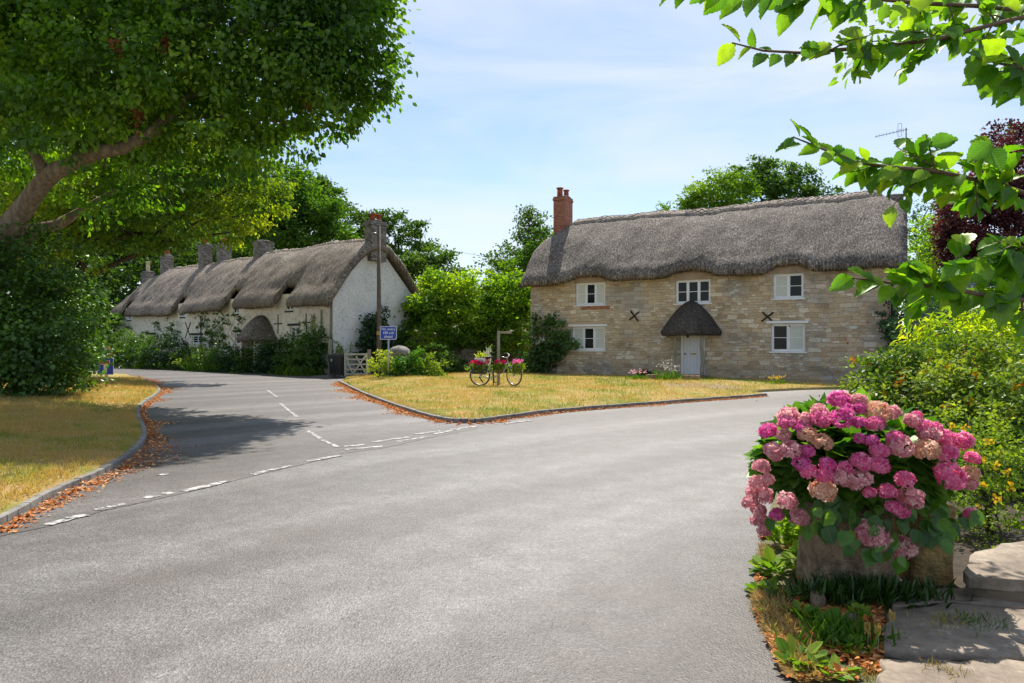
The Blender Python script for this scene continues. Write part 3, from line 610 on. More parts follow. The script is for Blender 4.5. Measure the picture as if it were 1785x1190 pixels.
def thatch_roof(name, L, Wd_, zr, ze, ov, gov, th, hipL, hipR, notch, mat, parent, ds=.10, nv=64, bumps=None, convex=.0, seed=0, sagf=None, amp=.05, round_l=0):
    """notch(s)->extra v where the eave starts, bumps(s,v)->dz. hip=(start inset, slope, curvature)"""
    s = np.arange(-gov, L+gov+ds*.5, ds); ns = len(s); slope = (zr-ze)/(Wd_/2)
    vv = []; j = np.linspace(0, 1, nv); ve = -ov+notch(s); vb = Wd_+ov
    Vg = ve[:, None]+(vb-ve)[:, None]*j[None]; Sg = np.repeat(s[:, None], nv, 1)
    h = np.abs(Vg-Wd_/2); q = h/(Wd_/2); z = zr-slope*(np.sqrt(h*h+.18**2)-.18)+convex*np.sin(np.pi*np.clip(q, 0, 1))-.10*np.clip(q-1, 0, 1)*2
    def hip(dist, k, zz):     # dist: metres past the ridge end
        zh = zr-k*np.sqrt(np.maximum(dist, 0)**2+.0)+.0; zh = np.where(dist > 0, zh, 1e3)
        w = .25; d = zh-zz; m = np.clip(.5+d/(2*w), 0, 1); return np.where(dist > 0, zh*(1-m)+zz*m-w*m*(1-m), zz)
    if hipL: z = hip((hipL[0]-Sg), hipL[1], z)
    if hipR: z = hip(Sg-(L-hipR[0]), hipR[1], z)
    if bumps is not None: z = z+bumps(Sg, Vg)
    if sagf is not None: z = z+sagf(Sg)
    P = np.stack([Sg, Vg, z], -1).reshape(-1, 3); sl = np.sqrt(1+slope**2)
    n_ = (vnoise(P+seed, .7)-.5)*amp*2+(vnoise(P+seed+9, 2.3)-.5)*amp+(vnoise(P*np.array([9, 2.2, 2.2])+seed, 1.3)-.5)*amp*1.1
    P[:, 2] += n_
    # round the verges down
    ed = np.minimum(Sg-s[0], s[-1]-Sg).reshape(-1); P[:, 2] -= .12*np.clip(1-ed/.22, 0, 1)**2
    ee = np.minimum(Vg-ve[:, None], vb-Vg).reshape(-1); P[:, 2] -= .10*np.clip(1-ee/.25, 0, 1)**2
    top = P; bot = P.copy(); bot[:, 2] -= th*(1.0); 
    uv = np.stack([Sg.reshape(-1), (h*sl).reshape(-1)], -1)
    idx = np.arange(ns*nv).reshape(ns, nv); A = idx[:-1, :-1].ravel(); B = idx[1:, :-1].ravel(); C = idx[1:, 1:].ravel(); D = idx[:-1, 1:].ravel()
    topf = np.stack([A, B, C, D], 1); n0 = ns*nv; botf = np.stack([D, C, B, A], 1)+n0
    # rounded edges: mid ring pushed out
    loop = np.concatenate([idx[:, 0], idx[-1, 1:], idx[::-1, -1][1:], idx[0, ::-1][1:-1]])
    mid = (top[loop]+bot[loop])/2; outn = np.zeros_like(mid)
    r = np.random.default_rng(seed+3)
    for kk, li in enumerate(loop):
        si, vi = divmod(li, nv); o = np.zeros(3)
        if vi == 0: o[1] -= 1
        if vi == nv-1: o[1] += 1
        if si == 0: o[0] -= 1
        if si == ns-1: o[0] += 1
        outn[kk] = o
    mid = mid+nrm(outn)*.085*(1+.3*r.random((len(mid), 1))); m0 = 2*n0; nl = len(loop); li = np.arange(nl); lj = (li+1) % nl
    f1 = np.stack([loop[lj], loop[li], m0+li, m0+lj], 1); f2 = np.stack([m0+lj, m0+li, n0+loop[li], n0+loop[lj]], 1)
    V = np.concatenate([top, bot, mid]); UV = np.concatenate([uv, uv+np.array([0, .05]), uv[loop]+np.array([.013, .2])])
    me = fast_mesh(name, V, [np.concatenate([topf, botf, f1, f2])], True, uv=UV)
    me.flip_normals() if sum(p.normal.z for p in list(me.polygons)[:200]) < 0 else None
    o = link(name, me, M[mat], parent)
    def zt(x, v):
        k = np.array([np.argmin(abs(s-x))]); jj = int(np.clip((v-ve[k[0]])/(vb-ve[k[0]])*(nv-1), 0, nv-1)); return float(top[k[0]*nv+jj, 2])
    return o, zt
def chimney(parent, x, y, w, d, z0, z1, mat, pots, name='chimney', cap=.06, potmat='pot_red', capmat=None):
    c = empty(name, (x, y, z0)); c.parent = parent; H = z1-z0; mb = MB()
    mb.rbox(-w/2, w/2, -d/2, d/2, 0, H-.22, .01); mb.rbox(-w/2-.035, w/2+.035, -d/2-.035, d/2+.035, H-.22, H-.10, .01); mb.rbox(-w/2-.01, w/2+.01, -d/2-.01, d/2+.01, H-.10, H-.002, .015)
    mb.build('stack', M[mat], c)
    MB().lathe((0, 0, H-.003), [(min(w, d)*.62, 0), (min(w, d)*.5, cap), (.12, cap*1.7)], 12, .15).build('flaunching', M[capmat or 'trough'], c)
    for i, (px, py, ph, pr) in enumerate(pots):
        q = MB(); q.lathe((px, py, H), [(pr, 0), (pr*.93, ph*.55), (pr*.9, ph-.07), (pr*1.22, ph-.06), (pr*1.22, ph-.01), (pr*1.05, ph), (pr*.75, ph), (pr*.7, ph-.1)], 14); q.build('chimney_pot', M[potmat], c)
    return c
def gable(mb, x, Wd_, zr, ze, drop, top_cut=None):
    """gable triangle wall at local x"""
    pts = [(x, 0, 0), (x, Wd_, 0), (x, Wd_, ze-drop)]
    if top_cut: k = (zr-ze)/(Wd_/2); v = (zr-top_cut)/k; pts += [(x, Wd_/2+v, top_cut-drop), (x, Wd_/2-v, top_cut-drop)]
    else: pts += [(x, Wd_/2, zr-drop)]
    pts += [(x, 0, ze-drop)]; mb.add(pts, [tuple(range(len(pts)))])

# ---------------------------------------------------------------- the stone cottage
def stone_cottage():
    h = HR; L, Wd_ = h['L'], h['W']; zr, ze = 8.0, 5.15; E = empty('stone_cottage', h['o'], h['rz'], 'long two-storey stone cottage under one thatched roof, red brick chimney at its left end', 'cottage')
    def rect(ax, ay, bx, by): x0, z1 = onwall(h, ax, ay); x1, z0 = onwall(h, bx, by); return [x0, x1, z0, z1]
    U1 = rect(1003, 493.5, 1055, 530.5); U2 = rect(1177.5, 488.5, 1238.5, 527.5); U3 = rect(1347.5, 477.5, 1401, 519)
    L1 = rect(997, 569.5, 1054.5, 610.5); L2 = rect(1344, 564, 1403.5, 613)
    D = rect(1186.5, 578, 1228.5, 650); D[2] = .22
    for q in (U1, U2, U3, L1, L2):
        zm = q[2]; 
    ops = [tuple(q) for q in (U1, U2, U3, L1, L2, D)]
    mb = wall_openings('wall', L, ze-.05, ops, M['stone'], E)
    gable(mb, 0, Wd_, zr, ze, .35, 7.0); gable(mb, L, Wd_, zr, ze, .35, 7.2); mb.add([(0, Wd_, 0), (L, Wd_, 0), (L, Wd_, ze-.05), (0, Wd_, ze-.05)], [(0, 1, 2, 3)])
    mb.add([(0, 0, ze-.051), (L, 0, ze-.051), (L, Wd_, ze-.051), (0, Wd_, ze-.051)], [(0, 1, 2, 3)])
    mb.build('wall', M['stone'], E)
    for q, l in ((U1, 'bdb'), (U2, 'ddd'), (U3, 'bd'), (L1, 'bdb'), (L2, 'db')): window(E, *q, l, rec=.10, fr=.065)
    for q in (L1, L2):
        MB().rbox(q[0]-.18, q[1]+.12, -.04, .03, q[3]+.01, q[3]+.11, .01).build('lintel', M['white'], E)
    for q in (U1, U2, U3):   # plaster head between window and thatch
        MB().box(q[0]-.08, q[1]+.10, -.012, .05, q[3]+.002, ze-.12).build('window_head', M['plaster'], E)
    MB().box(U1[0]+.3, U1[1]+.22, -.008, .05, U1[2]-.22, U1[2]-.06).build('brick_course', M['brick'], E)
    for (px, py, w, hh) in [(1487, 570.5, .27, .13), (1439, 593.5, .26, .13), (1520, 609.5, .17, .06), (1508, 618, .24, .06), (1458, 546, .16, .05), (1475, 546, .15, .05), (1274, 596, .14, .06), (1276, 510, .22, .09), (1436, 553, .12, .05)]:
        x, z = onwall(h, px, py); MB().rbox(x-w/2, x+w/2, -.02, .05, z-hh/2, z+hh/2, .018).build('pale_stone', M['signwhite'] if 0 else M['palestone'], E)
    # door with parts
    d = empty('door', (D[0], 0, D[2])); d.parent = E; w = D[1]-D[0]; H = D[3]-D[2]
    MB().rbox(0, .10, .03, .14, 0, H, .006).rbox(w-.05, w, .03, .14, 0, H, .006).rbox(.10, w-.05, .031, .139, H-.07, H, .006).build('door_frame', M['white'], d)
    lf = MB()
    n = 6; bw = (w-.15)/n
    for i in range(n): lf.rbox(.10+i*bw+.002, .10+(i+1)*bw-.002, .085, .12, .02, H-.08, .006)
    lf.build('door_leaf', M['door_white'], d)
    MB().lathe((0, 0, 0), [(.012, 0), (.012, .03), (.035, .045), (.03, .07), (.0, .075)], 12, M=Matrix.Rotation(R(90), 4, 'X')).build('door_knob', M['iron'], d).location = (.19, .09, H*.48)
    MB().rbox(.42, .68, .07, .086, H*.48-.03, H*.48+.03, .005).build('letter_box', M['brass'], d)
    MB().rbox(-.1, w+.25, -.55, .2, -.12, -.005, .015).build('door_step', M['flag'], d)
    # conical thatched porch hood on two posts
    xm, zt_ = onwall(h, 1207, 526); ex0, ez = onwall(h, 1152, 583, -.9); ex1, _ = onwall(h, 1256, 583, -.9); xc = (ex0+ex1)/2-.20; Rr = (ex1-ex0)/2*1.04
    ap = empty('porch', (xc, 0, 0)); ap.parent = E
    V = []; FA = []; n = 48; rows = 16; UV = []; apz = 3.46; ezz = ez+.12
    for j in range(rows+1):
        t = j/rows; rr = Rr*(.05+.95*t**.74); zz = apz-(apz-ezz)*(t**1.12)
        if j == rows: zz -= .03
        for i in range(n+1):
            a = math.pi*i/n; rj = rr*(1+.018*math.sin(i*2.3)*t); V.append((rj*-math.cos(a), -rj*.82*math.sin(a)*1.0-.0, zz+.015*math.sin(i*1.7+j))); UV.append((a*1.2, t*1.8))
    k0 = len(V)
    for i in range(n+1): a = math.pi*i/n; V.append((-Rr*.97*math.cos(a), -Rr*.80*math.sin(a), ezz-.17)); UV.append((a*1.2, 2.0))
    for i in range(n+1): a = math.pi*i/n; V.append((-Rr*.72*math.cos(a), -Rr*.6*math.sin(a), ezz-.10)); UV.append((a*1.2, 2.3))
    m = n+1; Q = [(j*m+i, j*m+i+1, (j+1)*m+i+1, (j+1)*m+i) for j in range(rows+2) for i in range(n)]
    me = fast_mesh('hood', V, [np.array(Q)], True, uv=UV); link('hood', me, M['thatch_dark'], ap)
    for (dx, r_) in ((-.50, .055), (.68, .085)):
        q = MB(); limb(q, (dx, -.72, .12), (dx*.97, -.74, ezz+.05), r_*1.15, r_*.85, 4 if dx < 0 else 9, 8, 0, .06); q.build('post', M['oak'], ap)
    MB().lathe((0.02, -.62, ezz-.26), [(.02, .2), (.045, .17), (.06, .12), (.05, .03), (.02, 0)], 10).build('lantern', M['iron'], ap)
    # tie-plate crosses
    for (px, py, a0) in ((1106, 550.5, 52), (1338, 552, 45)):
        x, z = onwall(h, px, py); c = empty('tie_plate', (x, -.02, z)); c.parent = E; q = MB()
        for sg in (1, -1): q.rbox(-.30, .30, -.018+.006*sg, .006+.006*sg, -.035, .035, .004, Matrix.Rotation(R(a0*sg if sg > 0 else -38), 4, 'Y'))
        q.build('cross', M['iron'], c)
    # wall lamp and number plate beside the door
    x, z = onwall(h, 1159, 586); MB().lathe((x, -.13, z-.12), [(.06, 0), (.14, .08), (.15, .2), (.05, .24)], 12).build('wall_lamp', M['signwhite'], E)
    x, z = onwall(h, 1149, 597); MB().rbox(x-.07, x+.07, -.03, 0, z-.06, z+.06, .006).build('bell_plate', M['metal'], E)
    # drainpipe
    MB().tube([(L-.12, -.10, 0), (L-.12, -.10, 4.5)], .045, 8).build('drainpipe', M['iron'], E)
    # roof
    wins = [((q[0]+q[1])/2, (q[1]-q[0])/2) for q in (U1, U2, U3)]
    def notch(s): return sum(.23*sstep(1-(np.abs(s-c)-w_*.6)/(w_*1.1)) for c, w_ in wins)
    def bumps(s, v): return sum(.09*np.exp(-((s-c)/.8)**2-((v-.2)/.9)**2) for c, w_ in wins)+.04*np.sin(s*.45+.6)*sstep(v/3)
    ro, zt = thatch_roof('roof', L, Wd_, zr, ze, .38, .32, .40, (1.15, .95, 0), (.75, .85, 0), notch, 'thatch', E, .10, 76, bumps, .28, 2, amp=.06)
    sl = (zr-ze)/(Wd_/2)
    # block-cut ridge: raised layer with scalloped lower edge and crossed spars
    ns = 300; V = []; UV = []; Q = []; s0, s1 = 1.0, L-.55
    vs_ = [0, .03, .3, .62, .66]
    for side in (-1, 1):
        b = len(V)
        for i in range(ns+1):
            s = s0+(s1-s0)*i/ns
            for q_, hh in enumerate(vs_):
                v = Wd_/2+side*hh; up_ = .07 if q_ < 4 else -.05
                V.append((s, v, zt(s, v)+up_+.01*math.sin(i*1.9+q_))); UV.append((s, hh*1.4+7))
        m = len(vs_); Q += [(b+i*m+k, b+(i+1)*m+k, b+(i+1)*m+k+1, b+i*m+k+1) for i in range(ns) for k in range(m-1)]
    me = fast_mesh('ridge_cap', V, [np.array(Q)], True, uv=UV); link('ridge_cap', me, M['thatch_ridge'], E)
    sp = MB(); s = s0+.1; k = 0
    while s < s1-.35:
        for (v0, v1, e) in ((.12, .52, .3), (.52, .12, .3)):
            a = (s, Wd_/2-v0, zt(s, Wd_/2-v0)+.085); b = (s+e, Wd_/2-v1, zt(s+e, Wd_/2-v1)+.085); sp.tube([a, b], .024, 4)
        s += .32
    for hh in (.10, .54, .60): sp.tube([(x, Wd_/2-hh, zt(x, Wd_/2-hh)+.085) for x in np.linspace(s0, s1, 50)], .022, 4)
    sp.build('spars', M['spar'], E)
    chimney(E, .34, 3.0, .66, 1.0, 5.6, 9.38, 'brick', [(-.08, -.22, .50, .155), (.10, .18, .44, .14)], capmat='kerb')
    MB().add([(.50, 2.4, zt(.5, 2.4)+.04), (.53, 3.0, zt(.53, 3.0)+.20), (.53, 3.6, zt(.5, 3.6)+.04), (.80, 3.0, zt(.8, 3)+.06)], [(0, 3, 1), (1, 3, 2)]).build('flashing', M['metal'], E)
    chimney(E, L-.10, 3.9, .6, 1.0, 5.6, 7.95, 'stone_grey', [], capmat='kerb')
    # television aerial on the right-hand stack
    a = empty('television_aerial', (L+.33, 3.55, 6.9)); a.parent = E; A = MB(); 
    A.tube([(0, 0, 0), (0, 0, 3.85)], .024, 6); A.build('mast', M['iron'], a)
    B = MB(); bx = Vector((-1.05, -.05, 0)); B.tube([(.05, 0, 3.78), (-1.15, -.3, 3.57)], .014, 5)
    for i in range(9):
        t = .12+i*.105; p = Vector((.05, 0, 3.78)).lerp(Vector((-1.15, -.3, 3.57)), t); B.tube([p-Vector((0, 0, .10-.004*i)), p+Vector((0, 0, .10-.004*i))], .007, 4)
    for dx in (-.16, -.30): B.tube([(dx, 0, 3.53), (dx, 0, 4.07)], .01, 4)
    for dz in (3.53, 3.80, 4.07): B.tube([(-.16, 0, dz), (-.30, 0, dz)], .008, 4)
    B.build('antenna', M['iron'], a); MB().rbox(-.03, .10, -.04, .04, .25, .42, .01).build('junction_box', M['iron'], a)
    return E, zt
M['palestone'] = simple('pale_block', (.62, .58, .52), .9, .15, 12, bs=.6)
cott, cott_z = stone_cottage()

# ---------------------------------------------------------------- the whitewashed terrace
def terrace():
    h = HL; L, Wd_ = h['L'], h['W']; zr, ze = 7.2, 4.4
    E = empty('thatched_terrace', h['o'], h['rz'], 'long whitewashed thatched cottage terrace with small windows tucked under its eaves', 'cottage terrace')
    def rect(ax, ay, bx, by): x0, z1 = onwall(h, ax, ay); x1, z0 = onwall(h, bx, by); return (x0, x1, z0, z1)
    W1 = rect(505, 568, 521, 592); W2 = rect(409, 579, 427, 600); W3 = rect(334, 584, 352, 599); W4 = rect(262, 583, 270, 598)
    n1 = [onwall(h, px)[0] for px in (225, 318, 410, 503)]
    D = [(x-.30, x+.40, 3.35, 4.05) for x in n1]
    ops = [W1, W2, W3, W4]+D
    mb = wall_openings('wall', L, ze-.15, ops, None, E, .2); mb.add([(0, Wd_, 0), (L, Wd_, 0), (L, Wd_, ze-.1), (0, Wd_, ze-.1)], [(0, 1, 2, 3)])
    mb.build('wall', M['cream'], E)
    g = MB(); gable(g, L, Wd_, zr, ze, .30); g.build('gable_wall', M['whitewash'], E); g = MB(); gable(g, 0, Wd_, zr, ze, .3, ze+.2); g.build('gable_wall', M['cream'], E)
    for q, l in ((W1, 'dd'), (W2, 'dd'), (W3, 'dd'), (W4, 'd')):
        window(E, *q, l, rec=.08, fr=.06, bars=2, sill=False); MB().rbox(q[0]-.2, q[1]+.15, -.03, .08, q[3]+.005, q[3]+.13, .01).build('lintel', M['iron'], E)
    for q in D: window(E, *q, 'dd', rec=.06, fr=.045, bars=1, sill=False); MB().rbox(q[0]-.05, q[1]+.05, -.05, .05, q[2]-.09, q[2]-.01, .01).build('window_ledge', M['iron'], E)
    # iron crosses on the wall
    for (px, py, hh, ww) in ((485, 564, .55, .42), (534, 562, .55, .42)):
        x, z = onwall(h, px, py); MB().rbox(x-.03, x+.03, -.03, .0, z-hh, z+hh*.9, .004).rbox(x-ww, x+ww, -.036, -.004, z-.03, z+.03, .004).build('tie_cross', M['iron'], E)
    x, z = onwall(h, 328, 575); q = MB()
    for sg in (1, -1): q.rbox(-.65, .65, -.03+.003*sg, .003*sg, -.03, .03, .004, Matrix.Translation((x, 0, z)) @ Matrix.Rotation(R(52*sg), 4, 'Y'))
    q.build('timber_cross', M['iron'], E)
    for px in (352, 562): x, z = onwall(h, px, 560); MB().tube([(x, -.07, .3), (x, -.07, 3.3)], .035, 6).build('drainpipe', M['iron'] if px < 400 else M['oak'], E)
    # corner boards at gable
    MB().rbox(L-.22, L-.01, -.035, -.002, .0, ze-.55, .01).build('corner_render', M['oak'], E)
    # rounded thatched porch hood
    x, zt_ = onwall(h, 455, 548); x0, zb = onwall(h, 421, 592, -.9); x1, _ = onwall(h, 481, 590, -.9); Rr = (x1-x0)/2*.84; apz = CH+(HY-551)/F*39.5; ezz = 1.85
    ap = empty('porch', (x+.15, 0, 0)); ap.parent = E; V = []; UV = []; n = 40; rows = 14
    for j in range(rows+1):
        t = j/rows; rr = Rr*(.08+.92*t**.82); zz = apz-(apz-ezz)*(t**1.4)
        for i in range(n+1): a = math.pi*i/n; V.append((-rr*math.cos(a), -rr*.85*math.sin(a), zz+.02*math.sin(i*2+j))); UV.append((a*1.2, t*2))
    for k_, (f_, dz) in enumerate(((.97, -.16), (.7, -.1))):
        for i in range(n+1): a = math.pi*i/n; V.append((-Rr*f_*math.cos(a), -Rr*.85*f_*math.sin(a), ezz+dz)); UV.append((a*1.2, 2.2+k_*.2))
    m = n+1; Q = [(j*m+i, j*m+i+1, (j+1)*m+i+1, (j+1)*m+i) for j in range(rows+2) for i in range(n)]
    link('hood', fast_mesh('hood', V, [np.array(Q)], True, uv=UV), M['thatch'], ap)
    for dx in (-.75, .75): MB().rbox(dx-.1, dx+.1, -.9, 0, 0, ezz-.08, .01).build('porch_side', M['cream'], ap)
    MB().rbox(-.62, .62, -.06, -.01, .1, ezz-.1, .01).build('door', M['pole_wood'], ap)
    # roof
    def notch(s): return sum(.86*sstep(1-(np.abs(s-x)-.60)/.08) for x in n1)
    def bumps(s, v): 
        b = sum(.08*np.exp(-((s-x)/1.0)**2-((v-.75)/1.1)**2) for x in n1)
        return b+.05*np.sin(s*1.02+.8)*sstep(v/2.2)*sstep((Wd_-v)/2)+.05*np.sin(s*.37)
    ro, zt = thatch_roof('roof', L, Wd_, zr, ze, .50, .36, .42, (3.6, .80, 0), (.02, .35, 0), notch, 'thatch_old', E, .11, 70, bumps, .35, 5, amp=.07)
    V = []; UV = []; Q = []; ns = 260; s0, s1 = 3.4, L+.2; vs_ = [0, .04, .22, .42, .46]
    for side in (-1, 1):
        b = len(V)
        for i in range(ns+1):
            s = s0+(s1-s0)*i/ns
            for q_, hh in enumerate(vs_): v = Wd_/2+side*hh; V.append((s, v, zt(s, v)+(.06 if q_ < 4 else -.05)+.012*math.sin(i*1.3+q_))); UV.append((s, hh*1.4+3))
        m = len(vs_); Q += [(b+i*m+k, b+(i+1)*m+k, b+(i+1)*m+k+1, b+i*m+k+1) for i in range(ns) for k in range(m-1)]
    link('ridge_cap', fast_mesh('ridge_cap', V, [np.array(Q)], True, uv=UV), M['thatch_old'], E)
    sp = MB()
    s = s0
    while s < s1-.3:
        for (a_, b_) in ((.08, .36), (.36, .08)): sp.tube([(s, Wd_/2-a_, zt(s, Wd_/2-a_)+.075), (s+.25, Wd_/2-b_, zt(s+.25, Wd_/2-b_)+.075)], .014, 4)
        s += .27
    sp.build('spars', M['spar'], E)
    def rx(px): return onwall(h, px, y=Wd_/2)
    def zz(px, py): 
        x, _ = rx(px); p = Wd(h, x, Wd_/2); return CH-(py-HY)/F*p.y
    chimney(E, L+.06, Wd_/2-.05, .58, .98, 5.9, zz(647, 388), 'stone_grey', [(0, -.20, .40, .14), (0, .20, .40, .14)], capmat='kerb')
    x = rx(459)[0]; chimney(E, x, Wd_/2, .75, 1.0, 6.3, zz(459, 421), 'stone_grey', [], capmat='kerb')
    x = rx(364)[0]; chimney(E, x, Wd_/2-.25, .75, .68, 6.3, zz(364, 427), 'stone_grey', [(0, 0, .42, .15)], capmat='kerb')
    x = rx(381)[0]; chimney(E, x+.1, Wd_/2+.35, .75, .72, 6.3, zz(381, 426), 'stone_grey', [(0, 0, .42, .15)], capmat='kerb')
    x = rx(291)[0]; chimney(E, x, Wd_/2, .75, .72, 6.0, zz(291, 446), 'stone_grey', [(0, 0, .40, .15)], capmat='kerb')
    x = rx(258)[0]; chimney(E, x, Wd_/2, .75, .75, 4.4, zz(258, 474), 'stone_grey', [(0, 0, .85, .16)], potmat='pot_cream', capmat='kerb')
    x = rx(284)[0]; p = empty('television_aerial', (x-.2, Wd_/2+.6, 7)); p.parent = E; MB().tube([(0, 0, 0), (0, 0, 2.2)], .02, 5).build('mast', M['metal'], p)
    MB().tube([(-.5, 0, 1.2), (.5, .2, 1.25)], .015, 4).build('antenna', M['metal'], p)
    return E, zt
terr, terr_z = terrace()
# slate-hung outbuilding behind the stone cottage
ob = empty('outbuilding', at(1572, 700, 26.8), HR['rz'], 'low slate-hung outbuilding glimpsed past the right end of the stone cottage', 'outbuilding'); ob.location.z = 0
MB().rbox(.3, 3.2, 1.2, 4.2, 0, 3.45, .01).build('wall', M['slate'], ob)
MB().add([(.1, 1.0, 3.4), (3.4, 1.0, 3.4), (3.4, 4.4, 3.4), (.1, 4.4, 3.4), (.1, 2.7, 4.3), (3.4, 2.7, 4.3)], [(0, 1, 5, 4), (2, 3, 4, 5), (0, 4, 3), (1, 2, 5)]).build('roof', M['slate'], ob)
# ---------------------------------------------------------------- street things
def text_mesh(body, size, mat, parent, name, loc, rot=(R(90), 0, 0), sp=1.0):
    cu = bpy.data.curves.new('lettering', 'FONT'); cu.body = body; cu.size = size; cu.align_x = 'CENTER'; cu.align_y = 'CENTER'; cu.extrude = .0015; cu.offset = size*.006; cu.space_character = sp
    t = bpy.data.objects.new('lettering', cu); S.collection.objects.link(t); dg = bpy.context.evaluated_depsgraph_get(); me = bpy.data.meshes.new_from_object(t.evaluated_get(dg)); bpy.data.objects.remove(t); bpy.data.curves.remove(cu)
    me.materials.clear(); o = link(name, me, mat, parent); o.location = loc; o.rotation_euler = rot; return o
def rrect(w, h, r, n=6):
    P = []
    for cx, cy, a0 in ((w/2-r, h/2-r, 0), (-w/2+r, h/2-r, 90), (-w/2+r, -h/2+r, 180), (w/2-r, -h/2+r, 270)):
        for k in range(n+1): a = R(a0+90*k/n); P.append((cx+r*math.cos(a), cy+r*math.sin(a)))
    return P
def plate(w, h, r, y0, y1, zc=0, xc=0):
    P = rrect(w, h, r); n = len(P); mb = MB(); mb.add([(x+xc, y0, z+zc) for x, z in P]+[(x+xc, y1, z+zc) for x, z in P], [tuple(range(n)), tuple(range(2*n-1, n-1, -1))]+[(i, (i+1) % n, n+(i+1) % n, n+i) for i in range(n)]); return mb
# No entry sign: 27 px wide at 30 m
p = at(677, 655, 29.0); zc = CH+(HY-580)/F*29
sg = empty('road_sign', (p.x, p.y, .0), R(4), 'blue rectangular road sign reading No entry 180 yds ahead on a grey post', 'road sign')
MB().tube([(0, .03, 0), (0, .03, zc+.2)], .038, 10).build('post', M['metal'], sg)
plate(.70, .56, .05, -.012, .0, zc).build('plate', M['signwhite'], sg); plate(.655, .515, .04, -.015, -.0125, zc).build('face', M['blue'], sg)
for i, l in enumerate(('No entry', '180 yds', 'ahead')): text_mesh(l, .155, M['signwhite'], sg, 'lettering', (0, -.0175, zc+.158-.158*i))
# dead-end sign by the left lawn, half hidden by ivy
Ys = 22.3; p = at(184, 645, Ys); b = p.x; zc = CH+(HY-638)/F*Ys; 
s2 = empty('dead_end_sign', (b, Ys, .2), R(-4), 'blue square dead end sign with a red bar, half swallowed by the big ivy bush', 'road sign')
MB().tube([(0, .05, -.1), (0, .05, 1.05)], .055, 10).build('post', M['metal'], s2)
plate(.56, .56, .04, -.012, 0, zc-.2).build('plate', M['signwhite'], s2); plate(.53, .53, .035, -.015, -.0125, zc-.2).build('face', M['blue'], s2)
MB().rbox(-.055, .055, -.019, -.016, zc-.2-.20, zc-.2+.06, .001).build('white_bar', M['signwhite'], s2); MB().rbox(-.20, .16, -.0215, -.0185, zc-.2+.055, zc-.2+.19, .001).build('bar_border', M['signwhite'], s2); MB().rbox(-.185, .145, -.0245, -.0215, zc-.2+.07, zc-.2+.175, .001).build('red_bar', M['red'], s2)
Ys = 23.6; p = at(183, 618, Ys)
s3 = empty('round_sign', (p.x, Ys, .1), R(-12), 'round red-rimmed white sign nearly hidden in leaves above the dead end sign', 'road sign'); q = p.z-.1
MB().tube([(0, .04, 0), (0, .04, q)], .035, 8).build('post', M['metal'], s3)
MB().lathe((0, 0, q), [(.0, 0), (.30, 0), (.30, .012), (0, .012)], 32, M=Matrix.Rotation(R(90), 4, 'X')).build('rim', M['red'], s3); MB().lathe((0, -.0125, q), [(0, 0), (.235, 0), (.235, .003), (0, .003)], 32, M=Matrix.Rotation(R(90), 4, 'X')).build('face', M['signwhite'], s3)
# telegraph poles
Yp = 33.2; p = at(660.5, 600, Yp); pz = CH+(HY-393)/F*Yp
tp = empty('telegraph_pole', (p.x, Yp, 0), 0, 'tall dark telegraph pole standing in front of the white gable wall', 'utility pole')
MB().tube([(0, 0, -.1), (.01, 0, 2.5), (-.01, 0, pz)], [.12, .11, .085], 12).lathe((-.01, 0, pz), [(.085, 0), (.08, .03), (.03, .07), (0, .08)], 12).build('pole', M['pole_wood'], tp)
MB().tube([(-.01, -.05, pz-.42), (-.2, -.12, pz-.36), (-.32, -.1, pz-.40)], .02, 6).build('bracket', M['metal'], tp); MB().rbox(-.09, .09, -.13, -.09, 2.0, 2.18, .01).build('marker_plate', M['yellowplate'] if 'yellowplate' in M else M['brass'], tp)
Y2 = 62; p = at(203, 497, Y2); t2 = empty('utility_pole', (p.x, Y2, 0), 0, 'small pale utility pole beyond the far hipped end of the terrace', 'utility pole')
MB().tube([(0, 0, 0), (0, 0, p.z)], .12, 8).build('pole', M['oak'], t2); MB().rbox(-.16, .16, -.14, .14, p.z-.25, p.z, .02).build('pole_cap', M['metal'], t2)
def wire(a, b, sag, name, label, r=.012):
    q = MB(); q.tube([Vector(a).lerp(Vector(b), t)-Vector((0, 0, sag*4*t*(1-t))) for t in np.linspace(0, 1, 24)], r, 4); tag(q.build(name, M['iron']), label, 'cable')
top1 = Vector((at(660.5, 600, Yp).x, Yp, pz-.15))
wire(at(225, 434, 60), at(640, 424, 62), .4, 'overhead_cable', 'thin cable passing behind the terrace chimneys', .012)
wire(at(203, 498, Y2), at(60, 505, 50), .8, 'overhead_cable', 'thin cable sagging left from the small pale pole into the trees', .018)
wire(top1, at(1000, 430, 62), 1.2, 'overhead_cable', 'thin cable running right from the tall dark telegraph pole', .010)
# wheelie bin
b = gr(587, 656.5); bn = empty('wheelie_bin', (b.x, b.y, 0), R(-14), 'charcoal wheelie bin standing beside the open farm gate', 'wheelie bin'); q = MB()
def frus(q, x0, x1, y0, y1, z0, X0, X1, Y0, Y1, z1): q.add([(x0, y0, z0), (x1, y0, z0), (x1, y1, z0), (x0, y1, z0), (X0, Y0, z1), (X1, Y0, z1), (X1, Y1, z1), (X0, Y1, z1)], [(3, 2, 1, 0), (4, 5, 6, 7), (0, 1, 5, 4), (1, 2, 6, 5), (2, 3, 7, 6), (3, 0, 4, 7)])
frus(q, -.23, .23, -.24, .26, .07, -.29, .29, -.33, .33, .98); q.rbox(-.31, .31, -.35, .35, .94, 1.0, .01)
for x in (-.15, 0, .15): q.rbox(x-.012, x+.012, -.345, -.25, .2, .9, .004, Matrix.Identity(4))
q.build('body', M['bin'], bn)
